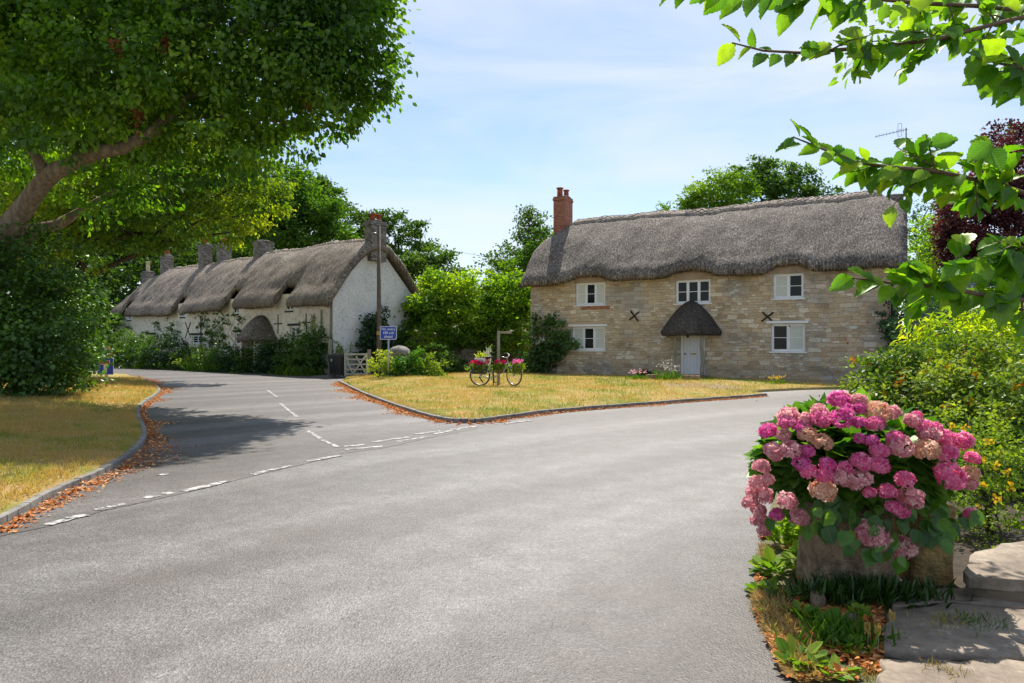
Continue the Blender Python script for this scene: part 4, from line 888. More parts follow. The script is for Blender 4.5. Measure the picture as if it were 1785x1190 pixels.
q = MB(); frus(q, -.31, .31, -.37, .33, 1.003, -.27, .27, -.31, .3, 1.07); q.build('lid', M['bin'], bn)
for sx in (-1, 1): MB().lathe((sx*.25, .26, .10), [(.03, -.025), (.10, -.025), (.10, .025), (.03, .025)], 16, M=Matrix.Rotation(R(90), 4, 'Y')).build('wheel', M['black'], bn)
MB().tube([(-.25, .36, .97), (.25, .36, .97)], .018, 6).build('handle', M['bin'], bn); MB().rbox(-.16, -.06, -.333, -.322, .74, .86, .002).build('label_sticker', M['label'], bn)
# bucket on its lid, seen as a grey tray
# farm gate
a = gr(600, 656.6); c = gr(641, 656.2); ang = math.atan2(c.y-a.y, c.x-a.x); Wg = (c-a).length
gt = empty('farm_gate', (a.x, a.y, .012), ang, 'weathered grey five-bar timber gate at the end of the white gable wall', 'gate'); hz = 1.06; q = MB()
for z in (.12, .34, .58, .82): MB().rbox(.04, Wg-.06, -.012, .012, z-.035, z+.035, .004).build('rail', M['oak_pale'], gt)
MB().rbox(.0, Wg, -.03, .03, hz-.045, hz+.04, .008).build('top_rail', M['oak_pale'], gt)
for x in (.035, Wg-.04): MB().rbox(x-.04, x+.04, -.035, .035, .03, 1.12, .008).build('stile', M['oak_pale'], gt)
def bar(q, x0, z0, x1, z1, w, y): 
    d = Vector((x1-x0, 0, z1-z0)); a_ = math.atan2(d.z, d.x); q.rbox(0, d.length, y-.011, y+.011, -w/2, w/2, .003, Matrix.Translation((x0, 0, z0)) @ Matrix.Rotation(-a_, 4, 'Y'))
for (x0, z0, x1, z1) in ((.06, .98, Wg*.36, .12), (Wg*.36, .12, Wg-.08, 1.02), (Wg*.5, .98, Wg-.1, .14)): q = MB(); bar(q, x0, z0, x1, z1, .07, -.028); q.build('brace', M['oak_pale'], gt)
for nm, px, hgt, lab in (('gate_post', 643, 1.25, 'weathered timber post the gate closes against, by the pale-flowered bush'), ('gate_post', 575, 1.75, 'taller timber post behind the left side of the wheelie bin')):
    p = gr(px, 656.0); g_ = empty(nm, (p.x, p.y+.05, 0), R(12), lab, 'post'); MB().rbox(-.08, .08, -.08, .08, -.05, hgt, .015).build('shaft', M['oak'], g_); MB().rbox(-.095, .095, -.095, .095, hgt+.001, hgt+.04, .012).build('cap', M['oak'], g_)
# rounded stone gate pier
p = gr(689, 657); gp = empty('stone_pier', (p.x, p.y+1.2, 0), .3, 'squat rubble stone gate pier with a domed lichen-pale top behind the road sign', 'pier')
MB().lathe((0, 0, 0), [(.55, 0), (.54, .5), (.52, 1.05)], 16, .08).build('shaft', M['stone_grey'], gp); MB().lathe((.0, 0, 1.05), [(.56, 0), (.57, .10), (.48, .26), (.30, .38), (.1, .43), (0, .44)], 18, .06, 4).build('dome', M['kerb'], gp)
# garden wall under the vine, with a pier and a little iron gate
gw = empty('garden_wall', (-5.4, 36.6, 0), R(2), 'old brown stone garden wall under the mass of yellow-green vine', 'wall')
MB().rbox(0, 3.05, 0, .4, 0, 2.1, .02).rbox(4.35, 6.6, 0, .4, 0, 2.25, .02).build('wall', M['stone_brown'], gw)
MB().rbox(2.95, 3.75, -.18, .5, 0, 2.3, .03).build('pier', M['stone_brown'], gw)
MB().add([(1.9, -.55, 0), (3.7, -.55, 0), (3.7, -.19, 1.6), (2.95, -.19, 1.5), (3.7, -.19, 0), (1.9, -.19, 0)], [(0, 1, 2, 3), (1, 4, 2), (0, 3, 5)]).build('buttress', M['stone_brown'], gw)
ig = empty('iron_garden_gate', (-1.6, 36.72, 0), R(2), 'narrow black iron railing gate in the garden wall behind the bicycle', 'gate')
for i in range(7): MB().tube([(i*.1, .1, .05), (i*.1, .1, 1.75)], .011, 5).build('bar', M['iron'], ig)
for z in (.15, 1.6): MB().rbox(-.02, .62, .09, .11, z, z+.03, .003).build('rail', M['iron'], ig)
# ---------------------------------------------------------------- bicycle planter
YB = 22.4
def gz(x, y): return float(verge_h('isl', np.array([[x, y, 0]]))[0])
bw = at(836, 670, YB).x; bf = at(898, 670, YB).x; zb = gz((bw+bf)/2, YB); wb = 1.10
bk = empty('bicycle', ((bw+bf)/2-.02, YB, zb-.01), R(-3), 'old pale blue city bicycle parked on the green as a flower planter', 'bicycle')
rw, fw_ = -wb/2, wb/2; rr = .335; z0 = rr
def wheel(x, steer=0):
    w = empty('wheel', (x, 0, z0), R(steer)); w.parent = bk
    MB().torus((0, 0, 0), rr-.018, .019, 48, 8).build('tyre', M['black'], w); MB().torus((0, 0, 0), rr-.045, .011, 48, 6).build('rim', M['chrome'], w)
    sp_ = MB()
    for i in range(18): a = 2*math.pi*i/18; sp_.tube([(.02*math.cos(a+1), .03*(-1)**i, .02*math.sin(a+1)), ((rr-.05)*math.cos(a), 0, (rr-.05)*math.sin(a))], .0016, 3, False)
    sp_.build('spokes', M['chrome'], w); MB().lathe((0, 0, 0), [(.02, -.05), (.02, .05)], 10, M=Matrix.Rotation(R(90), 4, 'X')).build('hub', M['metal'], w); return w
wheel(rw); wheel(fw_+.02, -38)
bb = Vector((-.10, 0, .28)); st = Vector((-.26, 0, .78)); hd = Vector((.36, 0, .80)); hb = Vector((.40, 0, .66)); ra = Vector((rw, 0, rr)); fa = Vector((fw_+.02, 0, rr))
q = MB(); q.tube([bb, st], .016, 8).tube([hd, hb], .02, 8).tube([hb, Vector((.15, 0, .42)), bb], .017, 8).tube([hd-Vector((0, 0, .03)), Vector((.1, 0, .50)), bb.lerp(st, .45)], .015, 8)
for y in (-.05, .05): q.tube([bb+Vector((0, y*.5, 0)), ra+Vector((0, y, 0))], .010, 6).tube([st-Vector((-.01, -y*.4, .1)), ra+Vector((0, y, 0))], .009, 6)
q.build('frame', M['frame_blue'], bk)
q = MB(); 
for y in (-.05, .05): q.tube([hb, hb+Vector((.03, y, -.05)), Vector((.50, y, .45)), fa+Vector((0, y, 0))], .011, 6)
q.build('fork', M['frame_blue'], bk)
MB().tube([hd-Vector((0, 0, .02)), hd+Vector((-.03, 0, .14)), hd+Vector((.03, 0, .17))], .013, 8).build('stem', M['chrome'], bk)
MB().tube([(.12, -.26, .92), (.22, -.25, .96), (.33, -.15, .93), (.39, 0, .97), (.40, .15, 1.02), (.34, .25, 1.07), (.24, .26, 1.06)], .012, 8).build('handlebar', M['chrome'], bk)
for y, x0, x1, z in ((-.26, .10, .22, .94), (.26, .20, .32, 1.065)): MB().tube([(x0, y, z), (x1, y, z)], .018, 8).build('grip', M['black'], bk)
q = MB(); q.tube([st, st+Vector((-.03, 0, .12))], .012, 8).build('seatpost', M['chrome'], bk)
q = MB(); q.lathe((-.31, 0, .93), [(0, -.05), (.05, -.045), (.10, 0), (.09, .03), (0, .045)], 14, M=Matrix.Diagonal((1.5, .95, 1, 1))).lathe((-.17, 0, .93), [(0, -.02), (.035, -.01), (.03, .03), (0, .035)], 10, M=Matrix.Diagonal((2.4, 1, 1, 1))).build('saddle', M['black'], bk)
q = MB(); q.torus((bb.x, -.05, bb.z), .085, .007, 28, 5)
for i in range(5): a = i*1.2566; q.tube([(bb.x, -.05, bb.z), (bb.x+.083*math.cos(a), -.05, bb.z+.083*math.sin(a))], .007, 4)
q.build('chainring', M['metal'], bk)
for sg, a in ((-1, -70), (1, 110)):
    e = bb+Vector((.165*math.cos(R(a)), sg*.09, .165*math.sin(R(a)))); MB().tube([bb+Vector((0, sg*.07, 0)), e], .010, 6).build('crank', M['metal'], bk); MB().rbox(e.x-.05, e.x+.05, e.y+sg*.01-.04, e.y+sg*.01+.04, e.z-.012, e.z+.012, .004).build('pedal', M['black'], bk)
MB().tube([(bb.x, -.05, bb.z+.085), (rw, -.05, rr+.035)], .005, 4).tube([(bb.x, -.05, bb.z-.085), (rw, -.05, rr-.035)], .005, 4).build('chain', M['iron'], bk)
for x, a0, a1, nm in ((rw, 30, 190, 'mudguard'), (fw_+.02, 85, 185, 'mudguard')):
    V = []; n = 18
    for i in range(n+1):
        a = R(a0+(a1-a0)*i/n)
        for y, dr in ((-.03, .012), (0, .024), (.03, .012)): V.append((x+(rr+dr)*math.cos(a), y, z0+(rr+dr)*math.sin(a)))
    MB().add(V, [(i*3+k, i*3+k+1, i*3+k+4, i*3+k+3) for i in range(n) for k in range(2)], True).build(nm, M['frame_blue'], bk)
MB().rbox(rw-.22, -.30, -.07, .07, .74, .755, .004).tube([(rw, -.06, rr), (rw-.05, -.06, .74)], .006, 5).tube([(rw, .06, rr), (rw-.05, .06, .74)], .006, 5).build('luggage_rack', M['iron'], bk)
MB().tube([(rw-.02, -.07, .30), (rw+.06, -.10, .18), (rw+.10, -.09, .12)], .022, 6).build('derailleur', M['iron'], bk)
bk.location.z = zb-.005
def flower_box(name, label, x, y, z, w, d, hh, mat, rim, fcol, n, seed, trail=.16, shape='box'):
    r = np.random.default_rng(seed); Wm = Matrix.Translation(bk.location) @ Matrix.Rotation(R(-3), 4, 'Z'); o = empty(name, Wm @ Vector((x, y, z)), R(-3), label, 'flower basket'); q = MB()
    if shape == 'box': frus(q, -w*.42, w*.42, -d*.42, d*.42, 0, -w/2, w/2, -d/2, d/2, hh)
    else: q.lathe((0, 0, 0), [(.35, 0), (.46, hh*.5), (.5, hh)], 16, .05, M=Matrix.Diagonal((w, d, 1, 1)))
    q.build('basket', M[mat], o)
    k = 520; P = np.c_[r.normal(size=k)*w*.30, r.normal(size=k)*d*.36-d*.1, hh+.03+r.normal(size=k)*.05-abs(r.normal(size=k))*trail*.6]; T = nrm(np.c_[P[:, 0]*2, P[:, 1]*2-.2, r.normal(size=k)*.3-.2]); leaf_mesh('foliage', P, T, rdir(r, k)+np.array([0, 0, 1]), .055*(.7+.6*r.random(k)), .55+.5*r.random(k)-.1, M['weed'], o, 'round')
    k = n*14; cc = np.c_[(r.random(n)-.5)*w*1.0, (r.random(n)-.5)*d*.8-.04, hh+.06+.11*r.random(n)]; c_ = np.repeat(np.arange(n), 14); P = cc[c_]+r.normal(size=(k, 3))*.022
    leaf_mesh('blossom', P, rdir(r, k)+np.array([0, -.3, .2]), rdir(r, k)+np.array([0, -.7, .5]), .05, r.random(k), M[fcol], o, 'petal')
flower_box('flower_basket', 'black basket of scarlet flowers slung over the rear wheel of the bicycle', rw-.01, -.14, .40, .56, .22, .26, 'bin', 0, 'geranium', 26, 1)
flower_box('flower_basket', 'wicker basket of red flowers hung inside the bicycle frame', .10, -.08, .42, .30, .2, .24, 'wicker', 0, 'geranium', 14, 2, .1, 'r')
flower_box('flower_basket', 'round wicker basket of magenta flowers in front of the handlebars', fw_+.13, -.10, .42, .34, .30, .26, 'wicker', 0, 'p_magenta' if 'p_magenta' in M else 'geranium', 14, 3, .2, 'r')
Wm = Matrix.Translation(bk.location); cr = empty('planter_crate', Wm @ Vector((rw+.03, 0, .765)), R(-3), 'small pale crate with a dry plant on the bicycle luggage rack', 'crate'); MB().rbox(-.2, .16, -.11, .11, 0, .15, .008).build('crate', M['metal'], cr)
r = np.random.default_rng(4); k = 160; P = np.c_[r.normal(size=k)*.07, r.normal(size=k)*.06, .16+abs(r.normal(size=k))*.07]; leaf_mesh('foliage', P, np.c_[P[:, 0], P[:, 1], .1+0*P[:, 0]], rdir(r, k), .06, r.random(k), M['fig'], cr, 'quad')
xp = at(869, 600, YB+.45).x; wp = empty('wooden_post', (xp, YB+.45, gz(xp, YB+.4)-.03), R(2), 'tall weathered timber post with a short cross arm behind the bicycle', 'post')
hh = CH+(HY-575)/F*(YB+.45)-.2; MB().rbox(-.05, .05, -.05, .05, 0, hh, .006).build('upright', M['oak'], wp); MB().rbox(.051, .44, -.035, .035, hh-.09, hh-.02, .006).build('cross_arm', M['oak'], wp)
xp = at(860, 600, YB-.12).x; ip = empty('iron_stake', (xp, YB-.14, gz(xp, YB)-.03), 0, 'thin black iron stake propping up the bicycle', 'stake'); MB().tube([(0, 0, 0), (0, 0, 1.1)], .02, 8).build('rod', M['iron'], ip); MB().rbox(-.05, .05, -.03, .03, 1.1, 1.13, .005).build('bracket', M['iron'], ip)
# stone planters by the cottage path
for px, py, w, lab in ((1144, 664, .75, 'low brown stone trough left of the cottage doorstep'), (1205, 665, .6, 'small brown stone trough directly in front of the white cottage door')):
    p = gr(px, py, .12); o = empty('stone_trough', (p.x, p.y, .13), HR['rz'], lab, 'trough'); MB().rbox(-w/2, w/2, -.2, .2, 0, .06, .02).rbox(-w/2, w/2, -.2, -.13, .06, .24, .015).rbox(-w/2, w/2, .13, .2, .06, .24, .015).rbox(-w/2, -w/2+.08, -.13, .13, .06, .24, .01).rbox(w/2-.08, w/2, -.13, .13, .06, .24, .01).build('trough', M['trough'], o)
    MB().box(-w/2+.08, w/2-.08, -.13, .13, .061, .19).build('soil', M['soil'], o)
# ---------------------------------------------------------------- trees and planting
A3 = lambda px, py, Y: np.array(at(px, py, Y))
# the big lime on the left
lob = [(620, 60, 19, 1.15), (640, 120, 19.2, .95), (580, 175, 19, 1.0), (530, 215, 19.4, .85), (600, -20, 19.5, 1.4), (520, 40, 18.6, 1.6), (500, 140, 18.6, 1.5), (430, 190, 18.6, 1.45), (420, 60, 18, 1.9), (340, 250, 19.2, 1.3), (330, 130, 17.8, 1.8), (300, 10, 18.5, 2.0),
       (240, 210, 18.2, 1.25), (210, 90, 17.5, 1.8), (120, 170, 17.5, 1.5), (100, 20, 18, 2.2), (30, 110, 18, 1.9), (0, 200, 18.0, 1.1), (170, 330, 20.5, 1.0), (150, 205, 17.2, .8), (20, 20, 20, 2.4), (420, 250, 20.5, 1.1), (480, 235, 20.8, .8), (250, 320, 20.8, .95),
       (-120, 100, 19, 2.6), (-140, 250, 20, 1.8), (500, -90, 19.5, 2.0), (590, 20, 18, 1.3), (560, 100, 17.8, 1.2), (610, 140, 18.2, .9), (600, -130, 19, 1.6), (640, -50, 21.3, 1.2), (590, -90, 22, 1.8), (655, -110, 21.3, 1.3), (520, -60, 21.5, 1.8), (640, -160, 19.7, 1.4), (480, -200, 19, 2.0), (100, -230, 18, 2.4), (-50, -230, 18, 2.6), (260, -220, 18, 2.4), (-150, -60, 17.5, 2.2), (380, -260, 19, 1.9), (350, -120, 19, 2.4), (180, -140, 19, 2.6), (0, -120, 19.5, 2.6), (250, 60, 22, 2.2), (430, 120, 21.5, 1.7), (60, 200, 22.5, 2.2), (130, 100, 21, 2.3)]
lobes = [(A3(a, b, c), d) for a, b, c, d in lob]+[(A3(a+25, b-20, c+.7), d*.8) for a, b, c, d in lob if b < -50]+[(A3(a, b, c), d*.6) for a, b, c, d in lob if b < 60 and a > 300]  # unseen lobes above the frame doubled, some added, to deepen the road shadow
r = np.random.default_rng(11)
B0 = Vector((-15.8, 19.6, .1)); LT = empty('lime_tree', B0, 0, 'huge old lime tree overhanging the road at upper left, thick forked limb showing', 'tree'); z0_ = -B0
q = MB(); t0 = B0; pts = [B0, B0+Vector((.05, 0, 1.6)), at(-8, 455, 19.4), at(25, 385, 19.2)]
q.tube([p+z0_ for p in pts], [.6, .46, .38, .32], 14); q.build('trunk', M['bark'], LT)
def L_(name, pts, rs, n=10): MB().tube([p+z0_ for p in pts], rs, n).build(name, M['bark'], LT)
L_('limb', [at(10, 430, 19.3), at(25, 385, 19.2), at(52, 348, 19.0), at(76, 316, 18.8), at(97, 298, 18.6), at(135, 280, 18.4), at(175, 264, 18.1), at(212, 258, 17.9), at(245, 243, 18), at(272, 225, 18), at(288, 207, 18.1), at(330, 165, 18.4), at(420, 130, 18.8), at(520, 110, 19.2)], [.36, .31, .26, .24, .23, .19, .18, .17, .16, .15, .13, .10, .07, .03], 12)
L_('limb', [at(82, 312, 18.8), at(72, 290, 18.6), at(60, 268, 18.5), at(38, 240, 18.3), at(12, 212, 18.2), at(-30, 150, 18)], [.20, .17, .12, .09, .08, .05])
L_('limb', [at(5, 440, 19.4), at(-30, 380, 19.6), at(-60, 250, 19.8), at(-20, 100, 19.8)], [.4, .3, .25, .1])
L_('limb', [at(380, 165, 19), at(400, 162, 18.9), at(425, 150, 18.8), at(450, 120, 19), at(520, 60, 19.2)], [.11, .10, .09, .07, .03])
for i, (c, rd) in enumerate(lobes[::3]):
    a = at(175+8*i, 240-12*i, 18.4); L_('branch', [a, (a+Vector(c))/2+Vector((0, 0, .3)), Vector(c)], [.07, .05, .015], 6)
L_('limb', [B0+Vector((.2, .3, 3.2)), at(60, 400, 20.5), at(100, 392, 21), at(140, 368, 21.2), at(200, 330, 21.4)], [.3, .2, .17, .12, .04])
P, T, N, sz, ti = crown(r, lobes, clumps=23, per=40, cr=.42, size=.155, fill=.66, up=.35, droop=.7, tfreq=.45, tshift=.05)
leaf_mesh('crown', P-np.array(B0), T, N, sz, ti, M['lime'], LT, 'fold')
k = []; 
for (px, py, Y, sc) in [(538, 172, 18.0, .28), (535, 82, 18.1, .3), (470, 45, 18, .3), (208, 78, 16, .2), (290, 78, 16.5, .15), (240, 195, 16.8, .2), (566, 12, 18.4, .25), (515, 110, 17.9, .25)]: k.append(A3(px, py, Y)+r.normal(size=(45, 3))*sc*np.array([.35, .4, .8]))
k = np.concatenate(k); leaf_mesh('dead_leaves', k-np.array(B0), rdir(r, len(k))+np.array([0, 0, -1]), rdir(r, len(k)), .12, r.random(len(k)), M['deadleaf'], LT, 'quad')
# second lime further up the lane: its pale lower skirt hangs over the terrace roof
lob = [(120, 340, 30, 2.2), (200, 360, 30, 1.7), (270, 330, 30, 1.6), (330, 370, 30, 1.35), (380, 340, 30.5, 1.4), (430, 375, 30.5, .95), (470, 345, 31, .8), (150, 420, 29.5, 1.1), (240, 410, 29.5, .9), (400, 405, 30.5, .55), (460, 300, 31, 1.1), (60, 390, 29, 1.8), (100, 300, 32, 3), (250, 280, 32, 3), (380, 290, 32.5, 2.2), (20, 300, 33, 3.5), (200, 220, 33, 3.5), (340, 230, 34, 3), (300, 420, 29.5, .45)]
lobes = [(A3(a, b, c), d) for a, b, c, d in lob]
tree('lime_tree', 'second lime tree beyond the first, pale green skirt hanging over the terrace roof', 'tree', (-21.5, 31.5, 0), lobes, 'lime_pale', .30, bark='bark_dark', seed=21, tpl='fold', trunk_to=(-20.5, 31.5, 7.5), clumps=22, per=36, cr=.45, size=.16, fill=.45, up=.3, droop=.7, tfreq=.35, tshift=.02)
# ivy-clad bush at the foot of the lime
lob = [(20, 500, 18.6, 1.25), (70, 470, 19.5, 1.2), (90, 540, 18.3, 1.15), (30, 600, 17.6, 1.2), (85, 605, 17.8, 1.0), (88, 640, 18.3, .7), (60, 650, 17.4, .95), (-20, 560, 17.8, 1.4), (-40, 650, 17.4, 1.2), (-60, 480, 18.8, 1.6), (122, 612, 19.3, .42), (108, 560, 19.4, .85), (10, 430, 19.6, .9), (85, 662, 17.9, .5), (0, 665, 17.2, .65), (115, 655, 19, .25), (140, 600, 20.2, .3), (150, 632, 19.3, .36), (172, 618, 21.3, .15), (188, 613, 21.6, .09), (160, 610, 20.2, .3), (150, 655, 19.2, .25)]
lobes = [(A3(a, b, c), d) for a, b, c, d in lob]
tree('ivy_bush', 'massive dark ivy-clad bush filling the left edge around the lime trunk', 'bush', (-13.6, 18.6, .15), lobes, 'ivy', .2, seed=31, tpl='round', parts=('stem', 'foliage'), clumps=42, per=30, cr=.34, size=.10, fill=.62, up=.55, droop=.5, tfreq=.8)
# wood on the hillside behind the terrace: reads as one mass
r = np.random.default_rng(41); lobs = []
for (px, py, Y, rd) in [(130, 520, 52, 3.2), (90, 480, 58, 5), (170, 470, 66, 5), (150, 410, 75, 6), (60, 400, 70, 7), (230, 420, 72, 5.5), (240, 480, 60, 3.5), (300, 430, 76, 6), (290, 395, 85, 6), (360, 420, 80, 6), (350, 370, 92, 7), (420, 410, 78, 5), (400, 360, 95, 7), (330, 470, 62, 3.2), (-60, 450, 62, 8), (30, 330, 92, 10), (200, 340, 95, 9), (160, 560, 55, 3.5), (110, 590, 50, 2.5), (-40, 560, 50, 6), (300, 340, 100, 8), (455, 390, 80, 4), (395, 455, 66, 3)]:
    for _ in range(3): lobs.append((A3(px, py, Y)+r.normal(size=3)*rd*.45*np.array([1, 1, .6]), rd*(.45+.3*r.random())))
P, T, N, sz, ti = crown(r, lobs, clumps=2.1, per=60, cr=1.15, size=.42, fill=.6, up=.6, droop=.3, tfreq=.13, tshift=-.02)
tag(leaf_mesh('hillside_wood', P, T, N, sz, ti, M['wood_far'], None, 'quad'), kind='stuff')
C1 = dict(clumps=6.5, per=64, cr=.72, size=.30, fill=.62, up=.6, droop=.3, tfreq=.22)
def T_(name, lab, base, L, mat, **kw):
    kk = dict(C1); kk.update(kw); return tree(name, lab, 'tree', base, [(A3(*l[:3]), l[3]) for l in L], mat, **{k: v for k, v in kk.items()})
T_('broadleaf_tree', 'rounded bright green tree rising behind the middle of the terrace roof', (-21, 62, 2), [(500, 355, 60, 2.6), (550, 360, 60, 2.3), (470, 370, 61, 2.4), (530, 395, 59, 2.6), (575, 395, 60, 1.7), (490, 400, 59, 2.4), (515, 330, 61, 1.9), (450, 410, 60, 2.2), (590, 415, 60, 1.2)], 'oakleaf', tr=.5, seed=51, group='trees behind the terrace', tshift=-.1)
T_('broadleaf_tree', 'darker tree crown touching the sky just right of the rounded bright one', (-17.5, 74, 2), [(560, 360, 72, 2.6), (600, 400, 72, 2.4), (500, 330, 74, 2.6), (540, 345, 73, 2.4)], 'wood_far', tr=.5, seed=52, group='trees behind the terrace', size=.33)
T_('broadleaf_tree', 'grey-green tree behind the tall gable chimney, bare limbs showing through', (-14.5, 82, 2), [(625, 400, 80, 1.9), (650, 395, 81, 2.0), (690, 410, 80, 2.4), (720, 425, 80, 2.0), (700, 395, 81, 1.6), (740, 445, 80, 1.5), (660, 440, 80, 2.0), (735, 400, 81, 1.0)], 'hedge', tr=.6, seed=53, group='trees behind the terrace', clumps=4.5, size=.33, tshift=-.12)
T_('broadleaf_tree', 'squat dense dark tree just right of the white gable, low on the skyline', (-12, 72, 1), [(740, 475, 70, 2.2), (775, 470, 70, 1.7), (715, 485, 70, 1.7), (760, 450, 71, 1.2), (785, 490, 70, 1.1), (700, 470, 71, 1.5)], 'wood_far', tr=.45, seed=54, group='trees behind the terrace', size=.32, tshift=.06)
T_('broadleaf_tree', 'small yellow-green tree peeping between the dark tree and the vine', (-7.5, 56, 0), [(800, 505, 54, 1.3), (775, 515, 54, 1.2), (740, 510, 54, 1.2)], 'fig', tr=.2, seed=55, size=.22)
# conifer and companions left of the cottage chimney
def spire(name, label, px, ptop, Y, hw, mat, seed, nb=46):
    r = np.random.default_rng(seed); b = at(px, 600, Y); b.z = 0; H = CH+(HY-ptop)/F*Y; E = empty(name, b, 0, label, 'tree'); q = MB(); q.tube([(0, 0, 0), (0, 0, H*.6), (0.05, 0, H)], [.2, .1, .012], 8); Ps = []; Ts = []
    for i in range(nb):
        z = H*(.25+.73*(i/nb)); L = hw*(1.05-(z/H))**.8*1.5*(.65+.6*r.random())+.12; a = r.random()*6.28; e = Vector((math.cos(a)*L, math.sin(a)*L, z+L*.55)); q.tube([(0, 0, z), (e.x*.5, e.y*.5, z+L*.18), e], [.035, .022, .006], 4)
        n = int(70*L+14); t = r.random(n)**.7; pp = np.array([0, 0, z])+t[:, None]*(np.array(e)-np.array([0, 0, z]))+r.normal(size=(n, 3))*.13; Ps.append(pp); Ts.append(nrm(np.array(e)-np.array([0, 0, z]))*.6+rdir(r, n))
    q.build('trunk', M['bark_dark'], E); P = np.concatenate(Ps); leaf_mesh('crown', P, np.concatenate(Ts), rdir(r, len(P))+np.array([0, 0, .6]), .17*(.6+.7*r.random(len(P))), r.random(len(P))*.8, M[mat], E, 'narrow' if mat == 'dark_shrub' else 'quad')
spire('conifer_tree', 'thin-topped dark conifer with bare leader left of the red brick chimney', 921, 362, 46, 2.6, 'wood_far', 61, 70)
T_('broadleaf_tree', 'leafy dark green tree squeezed against the cottage roof below the brick chimney', (2.0, 44, 0), [(945, 400, 44, .8), (950, 440, 43, 1.1), (925, 460, 43, 1.2), (905, 480, 42, 1.1), (940, 485, 43, 1.2)], 'oakleaf', tr=.2, seed=62, size=.2, cr=.5, clumps=12, per=44, tshift=-.15)
T_('broadleaf_tree', 'wispy small tree with bare twigs above the vine, right of the road sign', (-1.4, 48, 0), [(860, 470, 48, 1.2), (885, 450, 48, 1.1), (840, 500, 47, 1.2), (880, 490, 47, 1.2), (905, 430, 48, .7)], 'hedge', tr=.15, seed=63, size=.2, cr=.6, clumps=10, per=36, tshift=-.05)
r = np.random.default_rng(64); bt = empty('bare_shrub', (-2.2, 45, 0), 0, 'bare grey twigs poking up above the left part of the vine', 'shrub'); q = MB()
for i in range(14): a = Vector((r.normal()*.5, r.normal()*.4, 2.5)); e = a+Vector((r.normal()*.7, r.normal()*.4, 2.6+1.6*r.random())); limb(q, a, e, .03, .006, i, 4, 0, .5); limb(q, a.lerp(e, .6), a.lerp(e, .6)+Vector((r.normal()*.5, 0, .9)), .012, .004, i+20, 4, 0, .3)
q.build('twigs', M['bark'], bt)
# vine mass over the garden wall
V_ = [(745, 540, 37, 1.1), (790, 520, 37.5, 1.25), (840, 515, 37.5, 1.3), (885, 520, 37, 1.3), (910, 545, 36.5, .9), (760, 580, 36.3, .8), (800, 565, 36.4, 1.0), (850, 560, 36.4, 1.0), (890, 575, 36, .9), (735, 590, 36, .6), (915, 520, 38, 1.2), (765, 505, 38, 1.0), (870, 600, 36, .45), (780, 600, 36.1, .4), (905, 605, 36, .45), (830, 580, 36.8, .8), (870, 555, 37, 1.0), (770, 550, 37, 1.0), (820, 590, 36.2, .45)]
tree('climbing_vine', 'great mass of sunlit yellow-green vine spilling over the garden wall', 'climbing plant', (-1.5, 37.2, 0), [(A3(a, b, c), d) for a, b, c, d in V_], 'vine', .12, seed=71, tpl='round', parts=('stem', 'foliage'), clumps=34, per=44, cr=.40, size=.145, fill=.5, up=.5, droop=.4, tfreq=.7, tshift=.02)
def shrub(label, base, L, mat, seed, cat='shrub', name='shrub', group=None, **kw):
    k = dict(clumps=40, per=30, cr=.22, size=.09, fill=.55, up=.5, droop=.25, tfreq=1.0); tpl = kw.pop('tpl', 'quad'); st_ = kw.pop('stem', .04); k.update(kw)
    return tree(name, label, cat, base, [(A3(*l[:3]), l[3]) for l in L], mat, st_, group, seed=seed, tpl=tpl, parts=('stem', 'foliage'), **k)
# hedge of garden plants in front of the terrace
edge = lambda px: (lambda a: (a.x, a.y, 0))(gr(px, 640.5+(px-200)*16.5/390)+Vector((.1, .9, 0)))
HP = [(205, 598, 'hedge', .95, 'glossy green shrub at the far end of the terrace hedge, nearest the ivy bush', 60), (232, 608, 'ivy', .9, 'mid green mounded shrub, second from the far end of the terrace hedge', 61), (262, 614, 'hedge', .8, 'shrub of mixed greens below the far terrace window', 62), (292, 610, 'dark_shrub', .85, 'dark bluish shrub under the rambling rose of the terrace', 63), (322, 628, 'hedge', .7, 'low green shrub beneath the timber cross of the terrace', 64),
      (350, 622, 'fig', .62, 'yellowish shrub right of the timber cross of the terrace', 65), (385, 622, 'ivy', .85, 'clipped rounded green shrub left of the terrace porch', 66), (418, 628, 'dark_shrub', .75, 'dark clump beside the left edge of the terrace porch', 67), (450, 626, 'hedge', .8, 'bushy green plant growing in front of the terrace porch hood', 68), (482, 622, 'dark_shrub', .8, 'deep green bush below the left iron cross of the terrace', 69), (515, 615, 'hedge', .8, 'leafy bush under the right-hand terrace window', 70), (548, 600, 'ivy', .85, 'tall dense bush at the near corner of the terrace', 71)]
for i, (px, py, mt, rd, lab, sd_) in enumerate(HP):
    e = edge(px); Y = e[1]+.4; s_ = Y/38
    L = [(px, py, Y, rd*1.1), (px-16, py+12, Y-.3, rd), (px+16, py+14, Y-.3, rd), (px, py+26, Y-.6, rd*.85), (px+14, py-2, Y, rd*.9)]
    shrub(lab, (e[0], e[1]+.3, 0), L, mt, sd_, group='shrubs along the front of the terrace', clumps=30, per=30, size=.12, cr=.26, tshift=-.03, tpl='fold' if i % 3 else 'quad')
